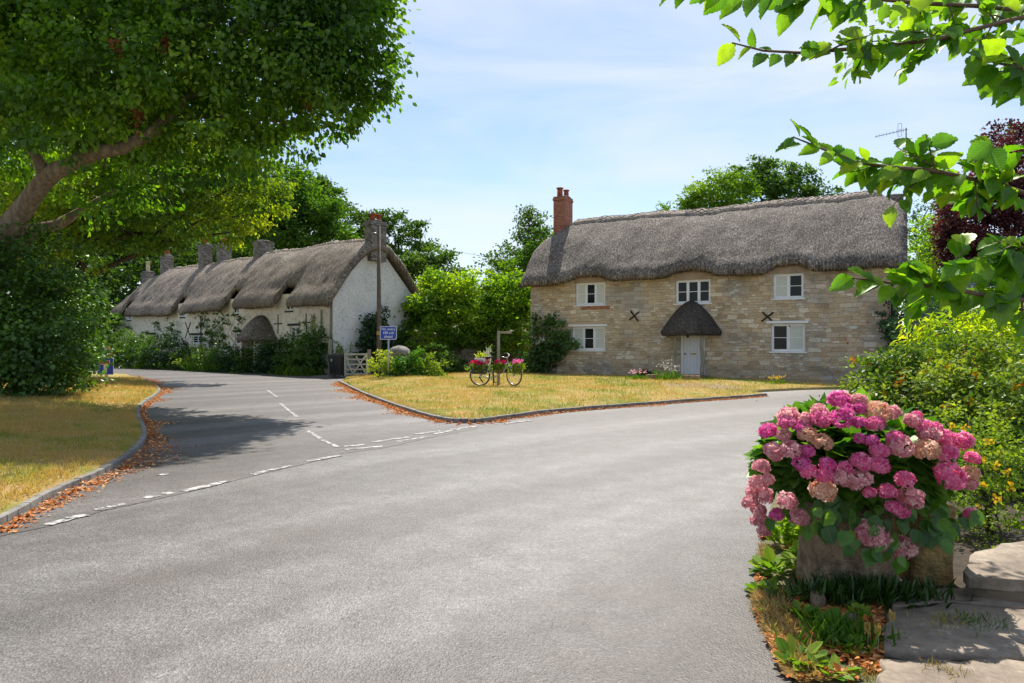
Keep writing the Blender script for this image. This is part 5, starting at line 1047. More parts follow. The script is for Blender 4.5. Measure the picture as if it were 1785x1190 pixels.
# spiky low plants at the road edge
for i, px in enumerate((250, 345, 372, 505, 528)):
    r = np.random.default_rng(80+i); e = edge(px); n = 260; P = np.c_[r.normal(size=n)*.35, r.normal(size=n)*.2-.75, np.zeros(n)]; o = empty('strap_leaf_plant', e, 0, ['strap-leaved clump by the road below the far shrubs', 'strap-leaved clump by the road below the timber cross', 'strap-leaved clump with orange tints, right of the cross', 'grassy clump by the road under the right terrace window', 'grassy clump by the road, nearest the wheelie bin'][i], 'plant', 'low clumps along the lane')
    leaf_mesh('foliage', P, np.c_[r.normal(size=n)*.5, r.normal(size=n)*.5-.2, np.ones(n)], np.c_[r.normal(size=n), -np.ones(n), np.zeros(n)], .5*(.6+.6*r.random(n)), r.random(n), M['weed'], o, 'blade')
# tall spikes with pale tips near the corner
for px, top, sd_, lab in ((523, 545, 1, 'tall pale-tipped spiky shoot rising left of the terrace corner'), (538, 540, 2, 'tallest thin leafy shoot against the white corner of the terrace'), (580, 590, 3, 'feathery leafy shoots in front of the lower gable wall')):
    r = np.random.default_rng(sd_); e = Vector(edge(px)); e.y += .1; H = CH+(HY-top)/F*e.y; o = empty('leafy_shoot', e, 0, lab, 'plant', 'tall shoots at the terrace corner'); q = MB(); Ps = []
    for j in range(7): a = Vector((r.normal()*.25, r.normal()*.1, .3)); b_ = Vector((a.x+r.normal()*.2, a.y, H*(.7+.3*r.random()))); q.tube([a, b_], .01, 4); t = r.random(60); Ps.append(np.array(a)+t[:, None]*np.array(b_-a)+r.normal(size=(60, 3))*.05)
    q.build('stem', M['twig'], o); P = np.concatenate(Ps); leaf_mesh('foliage', P, rdir(r, len(P))+np.array([0, 0, .7]), rdir(r, len(P)), .10, .4+.6*r.random(len(P)), M['weed'], o, 'quad')
# climbers on the terrace front
def climber(h, label, L, mat, seed, thick=.28, size=.1, n=26, base=None, cat='climbing plant', flower=None, y=-.12, tpl='round'):
    """L: (px,py,r px->m) patches on a wall plane"""
    r = np.random.default_rng(seed); xs = [onwall(h, l[0], l[1]) for l in L]; b = Wd(h, base if base is not None else sum(x for x, _ in xs)/len(xs), y, 0); E = empty('climbing_plant', b, h['rz'], label, cat)
    I = h['o']; bx = (h['I'] @ b); q = MB(); lo = []
    for (x, z), l in zip(xs, L): c = Vector((x-bx.x, -thick*.3, z)); lo.append((np.array(c), (l[2], thick, l[2]))); limb(q, (0, 0, 0), c, .03, .008, seed+len(lo), 5, 0, .35)
    q.build('stem', M['twig'], E); P, T, N, sz, ti = crown(r, lo, clumps=n*2.2, per=18, cr=.2, size=size, fill=.2, up=.2, droop=.4, tfreq=1.3); N = N+np.array([0, -1.2, 0]); k = P[:, 1] < .1; leaf_mesh('foliage', P[k], T[k], N[k], sz[k], ti[k], M[mat], E, tpl)
    if flower:
        for (px, py, rd) in flower[1]:
            x, z = onwall(h, px, py); k = 40; Pf = np.array([x-bx.x, -thick-.12, z])+r.normal(size=(k, 3))*rd; leaf_mesh('blossom', Pf, rdir(r, k), rdir(r, k)+np.array([0, -1, .3]), .09, r.random(k), M[flower[0]], E, 'petal')
    return E
climber(HL, 'dark bushy rose rambling over the white terrace wall left of the timber cross', [(275, 575, .7), (295, 565, .6), (312, 575, .6), (262, 585, .5), (290, 590, .8), (310, 595, .6)], 'hedge', 91, .35, .12, 12)
climber(HL, 'leafy climber on the terrace wall between the cross and the porch', [(365, 562, .6), (380, 575, .75), (370, 590, .7), (390, 590, .6), (355, 560, .4), (393, 552, .35)], 'ivy', 92, .4, .12, 14)
climber(HL, 'sparse brownish climber under the eave above the left of the terrace porch', [(415, 552, .45), (428, 560, .4), (402, 555, .35), (420, 570, .25)], 'hedge', 93, .2, .10, 9)
# gable wall plants (plane of the right gable)
HG = dict(o=Wd(HL, HL['L'], 0), rz=HL['rz']+R(90)); HG['M'] = Matrix.Translation(HG['o']) @ Matrix.Rotation(HG['rz'], 4, 'Z'); HG['I'] = HG['M'].inverted()
climber(HG, 'dark feathery shrub against the white gable, left of the telegraph pole', [(640, 600, .7), (648, 570, .55), (632, 585, .55), (655, 590, .6), (645, 620, .7), (650, 550, .45), (625, 610, .55), (640, 560, .55), (655, 610, .7)], 'dark_shrub', 94, .55, .11, 34, y=-.3)
climber(HG, 'tall leafy climber covering the right part of the white gable', [(715, 580, .8), (700, 600, .8), (720, 550, .55), (690, 580, .5), (705, 560, .5), (725, 600, .8), (700, 625, .8), (712, 545, .6), (685, 605, .6)], 'hedge', 95, .5, .12, 34, y=-.35)
climber(HR, 'dark green climbing rose with a pale bloom on the left end of the cottage', [(950, 585, .65), (970, 600, .75), (940, 605, .7), (960, 625, .7), (985, 590, .5), (935, 560, .3), (965, 560, .3), (1000, 600, .35), (985, 560, .18), (950, 640, .45), (930, 625, .6)], 'ivy', 96, .45, .11, 40, flower=('whiteflower', [(951, 596, .05), (955, 592, .05)]))
climber(HR, 'dark ivy cloaking the right-hand corner of the cottage', [(1565, 585, .45), (1555, 560, .3), (1548, 570, .25), (1575, 600, .5), (1582, 575, .5), (1538, 545, .10), (1550, 530, .10), (1562, 540, .12)], 'dark_shrub', 97, .35, .08, 44)
# low bushes by the stone pier
for lab, px, py, mt, L, sd_, ts in (('pale flowering bush left of the stone gate pier', 657, 660, 'fig', [(662, 638, .42), (668, 625, .36), (660, 650, .36), (676, 646, .42), (684, 650, .35)], 101, .05), ('bright mid-green bush right of the stone gate pier', 712, 661, 'weed', [(712, 636, .55), (726, 628, .42), (698, 648, .45), (718, 650, .5), (705, 625, .35)], 102, 0), ('pale silvery bush next to the bright green one', 750, 662, 'fig', [(750, 642, .48), (742, 628, .35), (762, 640, .42), (758, 655, .35)], 103, -.1), ('grey-green leafy bush at the left end of the garden wall', 775, 655, 'hedge', [(775, 632, .55), (790, 640, .5), (770, 610, .45), (800, 648, .35)], 104, .0), ('low dark evergreen at the foot of the garden wall', 815, 654, 'dark_shrub', [(810, 645, .45), (835, 648, .4), (850, 648, .35), (790, 650, .35)], 105, 0)):
    Y = 29.6 if sd_ < 104 else 34.0; b = at(px, 650, Y); shrub(lab, (b.x, Y, .05), [(a, c, Y, d) for a, c, d in L], mt, sd_, group='bushes between pier and garden wall', size=.11, clumps=55, per=30, tshift=ts, tpl='quad' if sd_ % 2 else 'round')
    if sd_ in (101, 103):
        r = np.random.default_rng(sd_); o = S.objects[-1]; 
shrub('dark low greenery growing behind the bars of the farm gate', (-7.4, 33.9, 0), [(622, 645, 33.9, .45), (635, 640, 34, .5), (640, 648, 33.9, .4), (632, 626, 34.3, .4)], 'dark_shrub', 106, size=.10)  # dark plants added, also standing in for shadow behind the gate bars
shrub('mid-green bush filling the corner between the garden wall and the stone cottage', (.2, 34.6, .05), [(905, 625, 34.8, .6), (890, 640, 34.6, .45), (920, 605, 35, .55), (898, 600, 35.2, .5)], 'hedge', 107, size=.11, clumps=34)
# flowers near the cottage door
for lab, px, py, n, hgt, fl in (('tuft of long grass with pinkish flowers left of the low stone trough', 1112, 664, 260, .42, 'p_rose'), ('slim white-flowered plant between the two stone troughs', 1160, 664, 60, .75, 'whiteflower'), ('small wild plant with white heads just left of the door', 1172, 664, 40, .55, 'whiteflower'), ('bright green weed tuft at the foot of the wall right of the door', 1240, 662, 160, .28, None), ('low green weed clump below the lower right window', 1355, 668, 140, .26, 'yellowflower'), ('dark little shrub at the wall foot left of the porch', 1124, 655, 200, .5, None)):
    r = np.random.default_rng(px); p = gr(px, py, .14); o = empty('wild_plant', (p.x, p.y, .12), 0, lab, 'plant', 'small plants along the cottage front'); P = np.c_[r.normal(size=n)*.2, r.normal(size=n)*.12, np.zeros(n)]
    leaf_mesh('foliage', P, np.c_[r.normal(size=n)*.35, r.normal(size=n)*.35, np.ones(n)], rdir(r, n), hgt*.62*(.5+.7*r.random(n)), .2+.5*r.random(n), M['dark_shrub' if px == 1124 else 'weed'], o, 'blade')
    if fl: k = 50; Pf = np.c_[r.normal(size=k)*.17, r.normal(size=k)*.1, hgt*(.75+.4*r.random(k))]; leaf_mesh('blossom', Pf, rdir(r, k), rdir(r, k), .06, r.random(k), M[fl], o, 'petal')
# trees behind the cottage
T_('broadleaf_tree', 'paler left-hand tree crown above the cottage ridge', (15, 52, 0), [(1205, 345, 50, .8), (1250, 330, 50, 1.5), (1275, 345, 50, 1.5), (1225, 350, 50, 1.0), (1290, 330, 50, 1.1), (1150, 365, 50, .5), (1200, 370, 50, .8), (1250, 370, 50, 2)], 'oakleaf', tr=.4, seed=111, size=.22, cr=.5, clumps=15, per=44, tshift=.0)
T_('broadleaf_tree', 'broad darker tree crown behind the right half of the cottage ridge', (22, 60, 0), [(1310, 312, 58, 1.5), (1350, 315, 58, 1.7), (1395, 325, 58, 1.6), (1430, 345, 58, 1.3), (1280, 315, 58, 1.1), (1330, 345, 57, 2.2), (1385, 355, 57, 2), (1450, 360, 58, .7)], 'hedge', tr=.5, seed=112, size=.25, cr=.55, clumps=14, per=48, tshift=.05)
T_('broadleaf_tree', 'sunlit lime-green tree between the cottage and the copper beech', (23, 40, 0), [(1605, 430, 38, 1.5), (1620, 490, 37, 1.5), (1600, 470, 39, 1.3), (1640, 450, 38, 1.6), (1650, 510, 37, 1.6), (1590, 520, 37, .9), (1620, 400, 40, 1.0)], 'vine', tr=.25, seed=113, size=.17, cr=.45, clumps=13, per=36, tshift=-.05)
T_('broadleaf_tree', 'tall pale feathery tree crown at far right behind the copper beech', (30, 52, 0), [(1620, 360, 50, 1.3), (1605, 385, 50, 1.3), (1660, 370, 50, 1.5), (1765, 245, 46, 1.0), (1775, 275, 46, 1.2), (1640, 400, 50, 1.8), (1600, 430, 50, 1.8)], 'hedge', tr=.3, seed=114, size=.2, cr=.5, clumps=5, per=34)
T_('copper_beech', 'purple-leaved copper beech at the right edge behind the cottage', (25, 31, 0), [(1700, 400, 30, 1.4), (1720, 350, 30, 1.4), (1760, 330, 30, 1.5), (1735, 270, 31, .8), (1755, 240, 31, .7), (1680, 430, 30, .9), (1690, 470, 29.5, .9), (1740, 420, 29.5, 1.6), (1780, 420, 30, 1.8), (1700, 500, 29.5, .8), (1780, 500, 29, 1.6), (1670, 385, 30, .7), (1660, 420, 30, .45), (1800, 300, 30, 1.8), (1645, 360, 30, .35)], 'beech', tr=.3, seed=115, size=.14, cr=.34, clumps=44, per=36, tfreq=.7)
# right-hand garden
shrub('tall arching bright green bush under the foreground branches', (9.2, 12.0, 0), [(1640, 585, 11.8, .45), (1690, 575, 11.8, .55), (1740, 570, 11.6, .55), (1780, 590, 11.4, .6), (1620, 610, 11.8, .35), (1670, 620, 11.6, .5), (1730, 630, 11.3, .6), (1790, 640, 11, .6), (1610, 560, 12, .16), (1600, 600, 12, .2)], 'vine', 121, size=.17, clumps=70, per=16, cr=.22, tpl='narrow', droop=.9, name='bamboo_bush', tshift=.3)
shrub('dark evergreen bush deep behind the bright arching one', (11, 15, 0), [(1600, 560, 20, .8), (1750, 560, 15, 1.2), (1660, 590, 15, 1.0), (1600, 620, 17, .8), (1800, 530, 15, 1.2), (1560, 640, 17, .5)], 'dark_shrub', 122, size=.11, clumps=26, per=30)
HB = [(1530, 665, 9.2, .33), (1575, 660, 9, .42), (1620, 665, 8.8, .5), (1670, 665, 8.6, .55), (1720, 665, 8.4, .55), (1775, 680, 8.2, .6), (1510, 700, 9.2, .28), (1550, 705, 8.8, .4), (1600, 715, 8.4, .5), (1660, 720, 8.1, .55), (1720, 730, 7.8, .55), (1780, 750, 7.6, .55), (1560, 745, 8.6, .4), (1640, 770, 7.9, .5), (1720, 790, 7.4, .5), (1790, 820, 7.2, .5), (1820, 700, 8, .6), (1500, 640, 9.6, .12), (1545, 632, 9.4, .10), (1600, 790, 8.2, .4), (1680, 850, 7.6, .4), (1790, 880, 7.2, .4), (1500, 740, 9, .2)]
hb = shrub('big glossy garden shrub speckled with orange flowers behind the hydrangea', (6.0, 8.4, 0), HB, 'hyper', 123, size=.062, clumps=150, per=34, cr=.15, tpl='fold', tfreq=1.6, name='flowering_shrub', fill=.6)
r = np.random.default_rng(5); k = []
for (px, py, Y) in [(1565, 668, 8.45), (1574, 660, 8.5), (1650, 706, 7.6), (1564, 644, 8.7), (1622, 684, 8.1), (1775, 680, 7.5), (1765, 676, 7.6), (1780, 676, 7.5), (1715, 612, 9), (1610, 645, 8.4), (1655, 640, 8.2), (1700, 655, 8), (1488, 630, 9.6), (1540, 690, 8.5), (1760, 720, 7.3), (1690, 700, 7.6)]: k.append(A3(px, py, Y)+r.normal(size=(12, 3))*.022)
k = np.concatenate(k)-np.array(hb.location); leaf_mesh('blossom', k, rdir(r, len(k)), rdir(r, len(k))+np.array([0, -1, .3]), .05, r.random(len(k)), M['orangeflower'], hb, 'petal')
k = A3(1650, 660, 8.3)+r.normal(size=(260, 3))*np.array([.9, .3, .35]); k = k-np.array(hb.location); leaf_mesh('seed_heads', k, rdir(r, len(k)), rdir(r, len(k)), .035, r.random(len(k)), M['deadleaf'], hb, 'petal')
pb = shrub('small yellow-flowered shrub close behind the right side of the hydrangea', (4.0, 5.7, 0), [(1700, 770, 6, .24), (1730, 790, 5.9, .24), (1710, 830, 5.7, .28), (1750, 840, 5.7, .26), (1690, 870, 5.6, .22), (1730, 890, 5.5, .26), (1765, 800, 6, .24), (1700, 920, 5.4, .22), (1745, 930, 5.4, .16), (1690, 730, 6.4, .22), (1650, 760, 6.2, .25)], 'fig', 124, size=.035, clumps=260, per=26, cr=.09, name='flowering_shrub', tfreq=2, tshift=-.08)
k = np.concatenate([A3(px, py, Y-.28)+r.normal(size=(9, 3))*.012 for px, py, Y in [(1711, 800, 5.8), (1745, 790, 5.9), (1757, 822, 5.7), (1710, 845, 5.5), (1740, 812, 5.6), (1706, 888, 5.4), (1680, 745, 6.1), (1660, 742, 6.2), (1697, 790, 5.7), (1760, 850, 5.6), (1737, 870, 5.4), (1725, 770, 5.8)]])-np.array(pb.location)
leaf_mesh('blossom', k, rdir(r, len(k)), rdir(r, len(k))+np.array([0, -1, .3]), .035, r.random(len(k)), M['yellowflower'], pb, 'petal')
# ---------------------------------------------------------------- foreground right: planter, paving, weeds
def rough_block(mb, poly, z0, z1, seed, rad=.03, jit=.012, nin=3):
    """flagstone: polygon slab with worn, slightly uneven rounded edge"""
    pts = resample(poly, .09); r = np.random.default_rng(seed); n = len(pts); c = sum(pts, Vector())/n; vs = []; rings = [(1.0, z0), (1.0, z1-rad), (1-.35*rad/.3, z1-rad*.3), (1-.8*rad/.3, z1)]
    j = r.normal(size=n)*jit
    for s_, z in rings:
        for i, p in enumerate(pts): d = (p-c); L = d.length; q = c+d*((L*1.0+j[i]-(1-s_)*.14)/L); vs.append((q.x, q.y, z+r.normal()*jit*.25))
    fs = [(k*n+i, k*n+(i+1) % n, (k+1)*n+(i+1) % n, (k+1)*n+i) for k in range(len(rings)-1) for i in range(n)]; b = len(rings)-1
    for s_ in (.6, .25):
        for i, p in enumerate(pts): q = c+(p-c)*s_; vs.append((q.x, q.y, z1+(float(vnoise(np.array([[q.x, q.y, seed]]), 5)[0])-.5)*.02))
        fs += [(b*n+i, b*n+(i+1) % n, (b+1)*n+(i+1) % n, (b+1)*n+i) for i in range(n)]; b += 1
    vs.append((c.x, c.y, z1)); fs += [(b*n+i, b*n+(i+1) % n, len(vs)-1) for i in range(n)]
    mb.add(vs, fs, True)
FL = [('broad dark flagstone in front of the stone planter', [(1545, 1068), (1640, 1050), (1790, 1062), (1900, 1075), (1900, 1150), (1700, 1140), (1600, 1140), (1538, 1130)], .05, 1), ('large pale flagstone at the bottom edge, nearest the camera', [(1532, 1148), (1620, 1146), (1750, 1150), (1900, 1160), (2000, 1240), (1700, 1235), (1545, 1225)], .05, 2), ('flagstone between the planter and the raised step', [(1560, 1046), (1600, 1025), (1690, 1020), (1800, 1040), (1900, 1055), (1900, 1071), (1780, 1057), (1640, 1046), (1560, 1060)], .04, 3)]
for lab, pp, z, sd_ in FL:
    q = MB(); rough_block(q, [gr(a, b, z) for a, b in pp], -.05, z, sd_); tag(q.build('flagstone', M['flag']), lab, 'flagstone', 'flagstones of the garden path')
q = MB(); stp = empty('stone_step', gr(1730, 1045, 0), 0, 'raised garden step with a thick stone slab on a low brick riser', 'step')
rough_block(q, [gr(a, b, .17)-Vector((stp.location.x, stp.location.y, 0)) for a, b in [(1676, 995), (1700, 962), (1790, 940), (1950, 930), (1980, 1010), (1800, 1012), (1690, 1006)]], .10, .17, 5, .012, .018); q.build('slab', M['flag'], stp)
q = MB(); rough_block(q, [gr(a, b, .10)-Vector((stp.location.x, stp.location.y, 0)) for a, b in [(1684, 1020), (1700, 985), (1790, 975), (1950, 970), (1980, 1030), (1800, 1035)]], -.02, .099, 6, .02, .01); q.build('riser', M['stone_brown'], stp)
def trunk_planter(name, label, px, py, w, h, d, mat, seed, n=40):
    b = gr(px, py); E = empty(name, (b.x, b.y+d/2, 0), 0, label, 'planter'); vs = []; rows = 22
    for j in range(rows+1):
        z = h*j/rows; t = j/rows
        for i in range(n):
            a = 2*math.pi*i/n; ca, sa = math.cos(a), math.sin(a); p_ = (abs(ca)**5+abs(sa)**5)**(-1/5); k = 1.0+.05*math.sin(t*4+seed)+.03*(1-t); v = np.array([[ca*2, sa*2, z*3+seed]]); k += .10*(float(vnoise(v, 1.6)[0])-.5)+.05*(float(vnoise(v, 5)[0])-.5)
            vs.append((w/2*p_*ca*k, d/2*p_*sa*k, z))
    top = len(vs)-n
    for i in range(n): x, y, z = vs[top+i]; vs.append((x*.82, y*.82, h+.01))
    for i in range(n): x, y, z = vs[top+i]; vs.append((x*.78, y*.78, h-.10))
    fs = [(j*n+i, j*n+(i+1) % n, (j+1)*n+(i+1) % n, (j+1)*n+i) for j in range(rows+2) for i in range(n)]; fs.append(tuple((rows+2)*n+i for i in range(n)))
    MB().add(vs, fs, True).build('stone_body', M[mat], E); return E
pl = trunk_planter('stone_planter', 'weathered carved stone planter holding the pink hydrangea', 1502, 1042, .50, .56, .42, 'trough', 1)
q = MB()
for i, (x, z) in enumerate(((-.05, .30), (.10, .36))):   # weathered carved scroll marks on its face
    q.tube([(x+.07*math.cos(a)*(1-.08*a), -.215-.002*i, z+.09*math.sin(a)*(1-.08*a)) for a in np.linspace(0, 5.5, 24)], .007, 5)
q.build('carving', M['trough'], pl)
trunk_planter('stone_pillar', 'golden lichened block of stone right behind the planter', 1632, 1024, .30, .52, .30, 'trough_gold', 4)
q = MB(); rough_block(q, [gr(a, b, .08) for a, b in [(1412, 1020), (1440, 1012), (1440, 1046), (1416, 1048)]], 0, .09, 8, .02, .01); tag(q.build('stone_chunk', M['trough']), 'small loose chunk of stone wedged at the left foot of the planter', 'stone')
for (px, py, s_, lab) in ((1483, 1085, .05, 'grey cobble half sunk in leaves in front of the planter'), (1518, 1082, .04, 'smaller grey cobble beside the flagstone corner')):
    p = gr(px, py); q = MB(); q.lathe((p.x, p.y, -.01), [(0, 0), (s_*1.2, .01), (s_*1.3, s_*.6), (s_*.7, s_*1.1), (0, s_*1.2)], 12, .2, px); tag(q.build('cobble', M['flag']), lab, 'stone')
# hydrangea ------------------------------------------------------
HC = Vector((2.22, 4.50, .62)); hy = empty('hydrangea', (2.28, 4.48, .5), 0, 'large pink and magenta hydrangea bush overflowing the stone planter', 'hydrangea'); off = np.array(hy.location)
r = np.random.default_rng(77)
def hz_surface(px, py):
    """depth where the view ray meets the bush ellipsoid"""
    c = np.array((2.25, 4.62, .80)); rad = np.array((.80, .60, .54)); d = np.array([(px-892.5)/F, 1, -(py-HY)/F]); o = (np.array([0, 0, CH])-c)/rad; dd = d/rad; a = dd@dd; b = 2*o@dd; cc = o@o-1; D = b*b-4*a*cc
    return (-b-math.sqrt(D))/(2*a) if D > 0 else -b/(2*a)
def head_mesh(seed, nf=90, oblate=.78):
    r = np.random.default_rng(seed); d = rdir(r, nf*3); d = d[d[:, 2] > -.75][:nf]; 
    P = []; T = []; N = []; ti = []
    for i, v in enumerate(d):
        c = v*np.array([1, 1, oblate])*(.90+.14*r.random()); n = nrm(v+.35*r.normal(size=3)); a = nrm(np.cross(n, r.normal(size=3))); b = np.cross(n, a); tt = r.random()
        for k in range(4): t = a*math.cos(k*math.pi/2)+b*math.sin(k*math.pi/2); P.append(c+t*.01); T.append(t+n*.18); N.append(n); ti.append(tt+.2*r.normal())
    return np.array(P), np.array(T), np.array(N), np.array(ti)
heads = {}
for k in ('magenta', 'pink', 'rose', 'cream'):
    for v in range(3):
        P, T, N, ti = head_mesh(hash((len(k), v)) % 1000+v*17+len(heads)); o = leaf_mesh('flower_head', P, T, N, np.full(len(P), .40 if k != 'cream' else .34), ti, M['p_'+k], hy, 'petal'); heads[(k, v)] = o
used = set()
# zoomed coordinates: x, y, radius, colour
HD = [(635, 130, 62, 'magenta'), (660, 235, 72, 'magenta'), (205, 318, 55, 'magenta'), (765, 180, 42, 'magenta'), (660, 110, 45, 'rose'), (685, 180, 38, 'magenta'), (755, 135, 55, 'rose'), (765, 268, 42, 'magenta'), (330, 225, 62, 'rose'), (330, 265, 60, 'pink'), (430, 250, 50, 'rose'), (520, 195, 50, 'rose'), (530, 245, 62, 'pink'), (425, 300, 50, 'magenta'), (300, 340, 42, 'rose'), (450, 340, 60, 'cream'), (535, 385, 62, 'cream'), (350, 435, 65, 'rose'), (240, 445, 60, 'rose'), (450, 440, 42, 'magenta'), (165, 535, 52, 'rose'), (410, 515, 50, 'magenta'), (455, 565, 52, 'pink'), (145, 635, 55, 'rose'), (175, 715, 62, 'rose'), (95, 755, 48, 'rose'), (155, 865, 55, 'rose'), (180, 930, 40, 'rose'), (325, 745, 60, 'rose'), (260, 830, 48, 'magenta'), (395, 845, 62, 'rose'),
      (570, 525, 50, 'magenta'), (560, 590, 55, 'pink'), (540, 680, 80, 'cream'), (660, 600, 62, 'rose'), (765, 620, 72, 'rose'), (680, 545, 45, 'pink'), (825, 695, 40, 'pink'), (775, 505, 62, 'pink'), (880, 525, 62, 'pink'), (885, 440, 55, 'pink'), (840, 380, 45, 'magenta'), (765, 365, 35, 'magenta'), (860, 275, 55, 'pink'), (875, 200, 75, 'cream'), (960, 205, 50, 'rose'), (980, 360, 52, 'pink'), (1015, 410, 72, 'rose'), (1170, 430, 78, 'cream'), (1300, 455, 62, 'pink'), (1190, 340, 60, 'rose'), (1085, 255, 48, 'rose'), (1110, 230, 38, 'pink'), (1170, 300, 55, 'pink'), (1225, 300, 42, 'pink'), (1285, 360, 58, 'pink'), (1390, 380, 60, 'pink'), (1315, 590, 88, 'pink'), (1440, 575, 55, 'cream'), (1450, 485, 45, 'pink'), (1440, 640, 42, 'rose'), (1040, 615, 58, 'pink'), (935, 685, 52, 'pink'), (1080, 730, 75, 'rose'), (970, 785, 48, 'pink'), (1025, 815, 45, 'pink'), (840, 960, 100, 'rose'), (1020, 1035, 82, 'rose'), (1450, 830, 45, 'pink'), (115, 690, 45, 'rose'), (205, 615, 40, 'rose'), (150, 800, 45, 'rose')]
hp = []
for i, (zx, zy, zr_, col) in enumerate(HD):
    px, py = 1280+zx/3.501, 660+zy/3.501; Y = hz_surface(px, py)-(.05 if zy < 900 else .16); p = at(px, py, Y); rad = zr_/3.501*Y/F*1.0; v = i % 3; src = heads[(col, v)]
    if (col, v) in used: o = src.copy(); S.collection.objects.link(o); o.parent = hy
    else: o = src; used.add((col, v))
    o.location = Vector(p)-hy.location; o.scale = (rad*.9, rad*.9, rad*.9); o.rotation_euler = (r.normal()*.3, r.normal()*.3, r.random()*6.28); hp.append(np.array(p))
for kv, o in heads.items():
    if kv not in used: bpy.data.objects.remove(o)
hp = np.array(hp)
n = 2400; d = rdir(r, n*2); d = d[(d[:, 2] > -.55)][:n]; n = len(d); rr = .55+.42*r.random(n)**.5; P = np.array((2.25, 4.60, .80))+d*np.array((.65, .46, .37))*(1-.10*(d[:, :1] < -.5))*rr[:, None]
T = nrm(d+rdir(r, n)*.7+np.array([0, 0, -.35])); N = nrm(np.array([0, 0, 1.0])+d*.5+rdir(r, n)*.45); leaf_mesh('foliage', P-off, T, N, .125*(.65+.6*r.random(n)), .3+.4*r.random(n)+.5*(vnoise(P, 3)-.5), M['hydleaf'], hy, 'round', True)
k = []; kt = []
for (px, py, Y) in [(1440, 925, 4.1), (1448, 905, 4.05), (1490, 940, 4.0), (1515, 970, 4.0), (1530, 955, 4.0), (1570, 975, 4.05), (1625, 935, 4.15), (1640, 945, 4.1), (1650, 935, 4.15), (1660, 930, 4.2), (1632, 920, 4.15), (1610, 930, 4.15), (1400, 905, 4.2), (1410, 920, 4.15), (1350, 900, 4.2), (1670, 915, 4.3), (1690, 905, 4.3), (1545, 965, 4.0), (1560, 940, 4.0), (1480, 950, 4.0)]+[(1425+i*13.5, 893+(i*29) % 38, 4.08+.006*i) for i in range(21)]:
    for _ in range(2): k.append(A3(px+r.normal()*7, py-12+r.normal()*7, Y+.06*r.normal())); kt.append((r.normal()*.6, -.35, -.9))
k = np.array(k); leaf_mesh('foliage', k-off, kt, rdir(r, len(k))*.35+np.array([0, -1, .5])+r.normal(size=(len(k), 3))*.3, .09*(.7+.6*r.random(len(k))), r.random(len(k))*.8, M['hydleaf'], hy, 'round', True)
q = MB()
for i in range(26):
    a = r.random()*6.28; e = P[r.integers(n)]-off; q.tube([(.12*math.cos(a), .1*math.sin(a), 0), (e[0]*.5, e[1]*.5, max(.1, e[2]*.6)), tuple(e)], [.010, .008, .004], 5)
q.build('stems', M['twig'], hy)
# weeds, grasses and leaf litter around the planter --------------
def blades(name, P, Lh, tint, mat, spread=.35, parent=None, seed=0, tpl='blade'):
    r = np.random.default_rng(seed); n = len(P); T = np.c_[r.normal(size=(n, 2))*spread, np.ones(n)]; return leaf_mesh(name, P, T, np.c_[r.normal(size=(n, 2)), np.zeros(n)], Lh, tint, M[mat], parent, tpl)
def strip_pts(r, n, pxpoly):
    """random ground points in a convex-ish image quad list"""
    out = []
    Pg = [gr(a, b) for a, b in pxpoly]; xs = [p.x for p in Pg]; ys = [p.y for p in Pg]
    while len(out) < n:
        C = np.c_[r.uniform(min(xs), max(xs), 4*n), r.uniform(min(ys), max(ys), 4*n), np.zeros(4*n)]; _, ins = poly_dist(C, Pg); out += list(C[ins])
    return np.array(out[:n])
r = np.random.default_rng(88)
strip = [(1325, 935), (1440, 905), (1440, 1040), (1540, 1060), (1530, 1190), (1375, 1190), (1325, 1100), (1318, 1040)]
poly_obj('soil_strip', [gr(1318, 975), gr(1312, 1040), gr(1350, 1120), gr(1385, 1190), gr(1410, 1300), gr(1560, 1300), gr(1580, 1040), gr(1560, 900), gr(1480, 860), (2.9, 7.5)], .008, M['soil'])
poly_obj('garden_soil', [gr(1530, 1300), (6, -2), (20, 5), (30, 22), (17, 21.4), (11.2, 18.9), (8.6, 15.9), (5.2, 10.9), (2.95, 7.5), gr(1480, 862), gr(1560, 1040)], .012, M['soil_dark'])
# leaf litter
P = strip_pts(r, 9000, strip); dens = vnoise(P, 5); P = P[dens > .40]; P[:, 2] = .012+.025*r.random(len(P)); tag(leaf_mesh('leaf_litter', P, np.c_[r.normal(size=(len(P), 2)), r.normal(size=len(P))*.25], rdir(r, len(P))*.5+np.array([0, 0, 1]), .038*(.6+.8*r.random(len(P))), r.random(len(P)), M['fallen'], None, 'fold'), kind='stuff')
P = strip_pts(r, 5200, [(1322, 1040), (1365, 1040), (1400, 1110), (1440, 1190), (1385, 1190), (1345, 1110), (1318, 1060)]); P[:, 2] = .010+.02*r.random(len(P)); T = np.c_[r.normal(size=(len(P), 2)), .25*abs(r.normal(size=len(P)))]
tag(leaf_mesh('dry_grass', P, T, np.tile([0, 0, 1.], (len(P), 1)), .06*(.5+r.random(len(P))), r.random(len(P))*.25, M['blade'], None, 'blade'), kind='stuff')
P = strip_pts(r, 9000, strip); g1 = vnoise(P+5, 3.5); P = P[g1 > .61]; tag(blades('rough_grass', P, .03+.06*r.random(len(P))*vnoise(P, 4), np.where(r.random(len(P)) < .85, .08, .8)+.15*r.normal(size=len(P)), 'blade', .8, seed=3, tpl='thin'), kind='stuff')
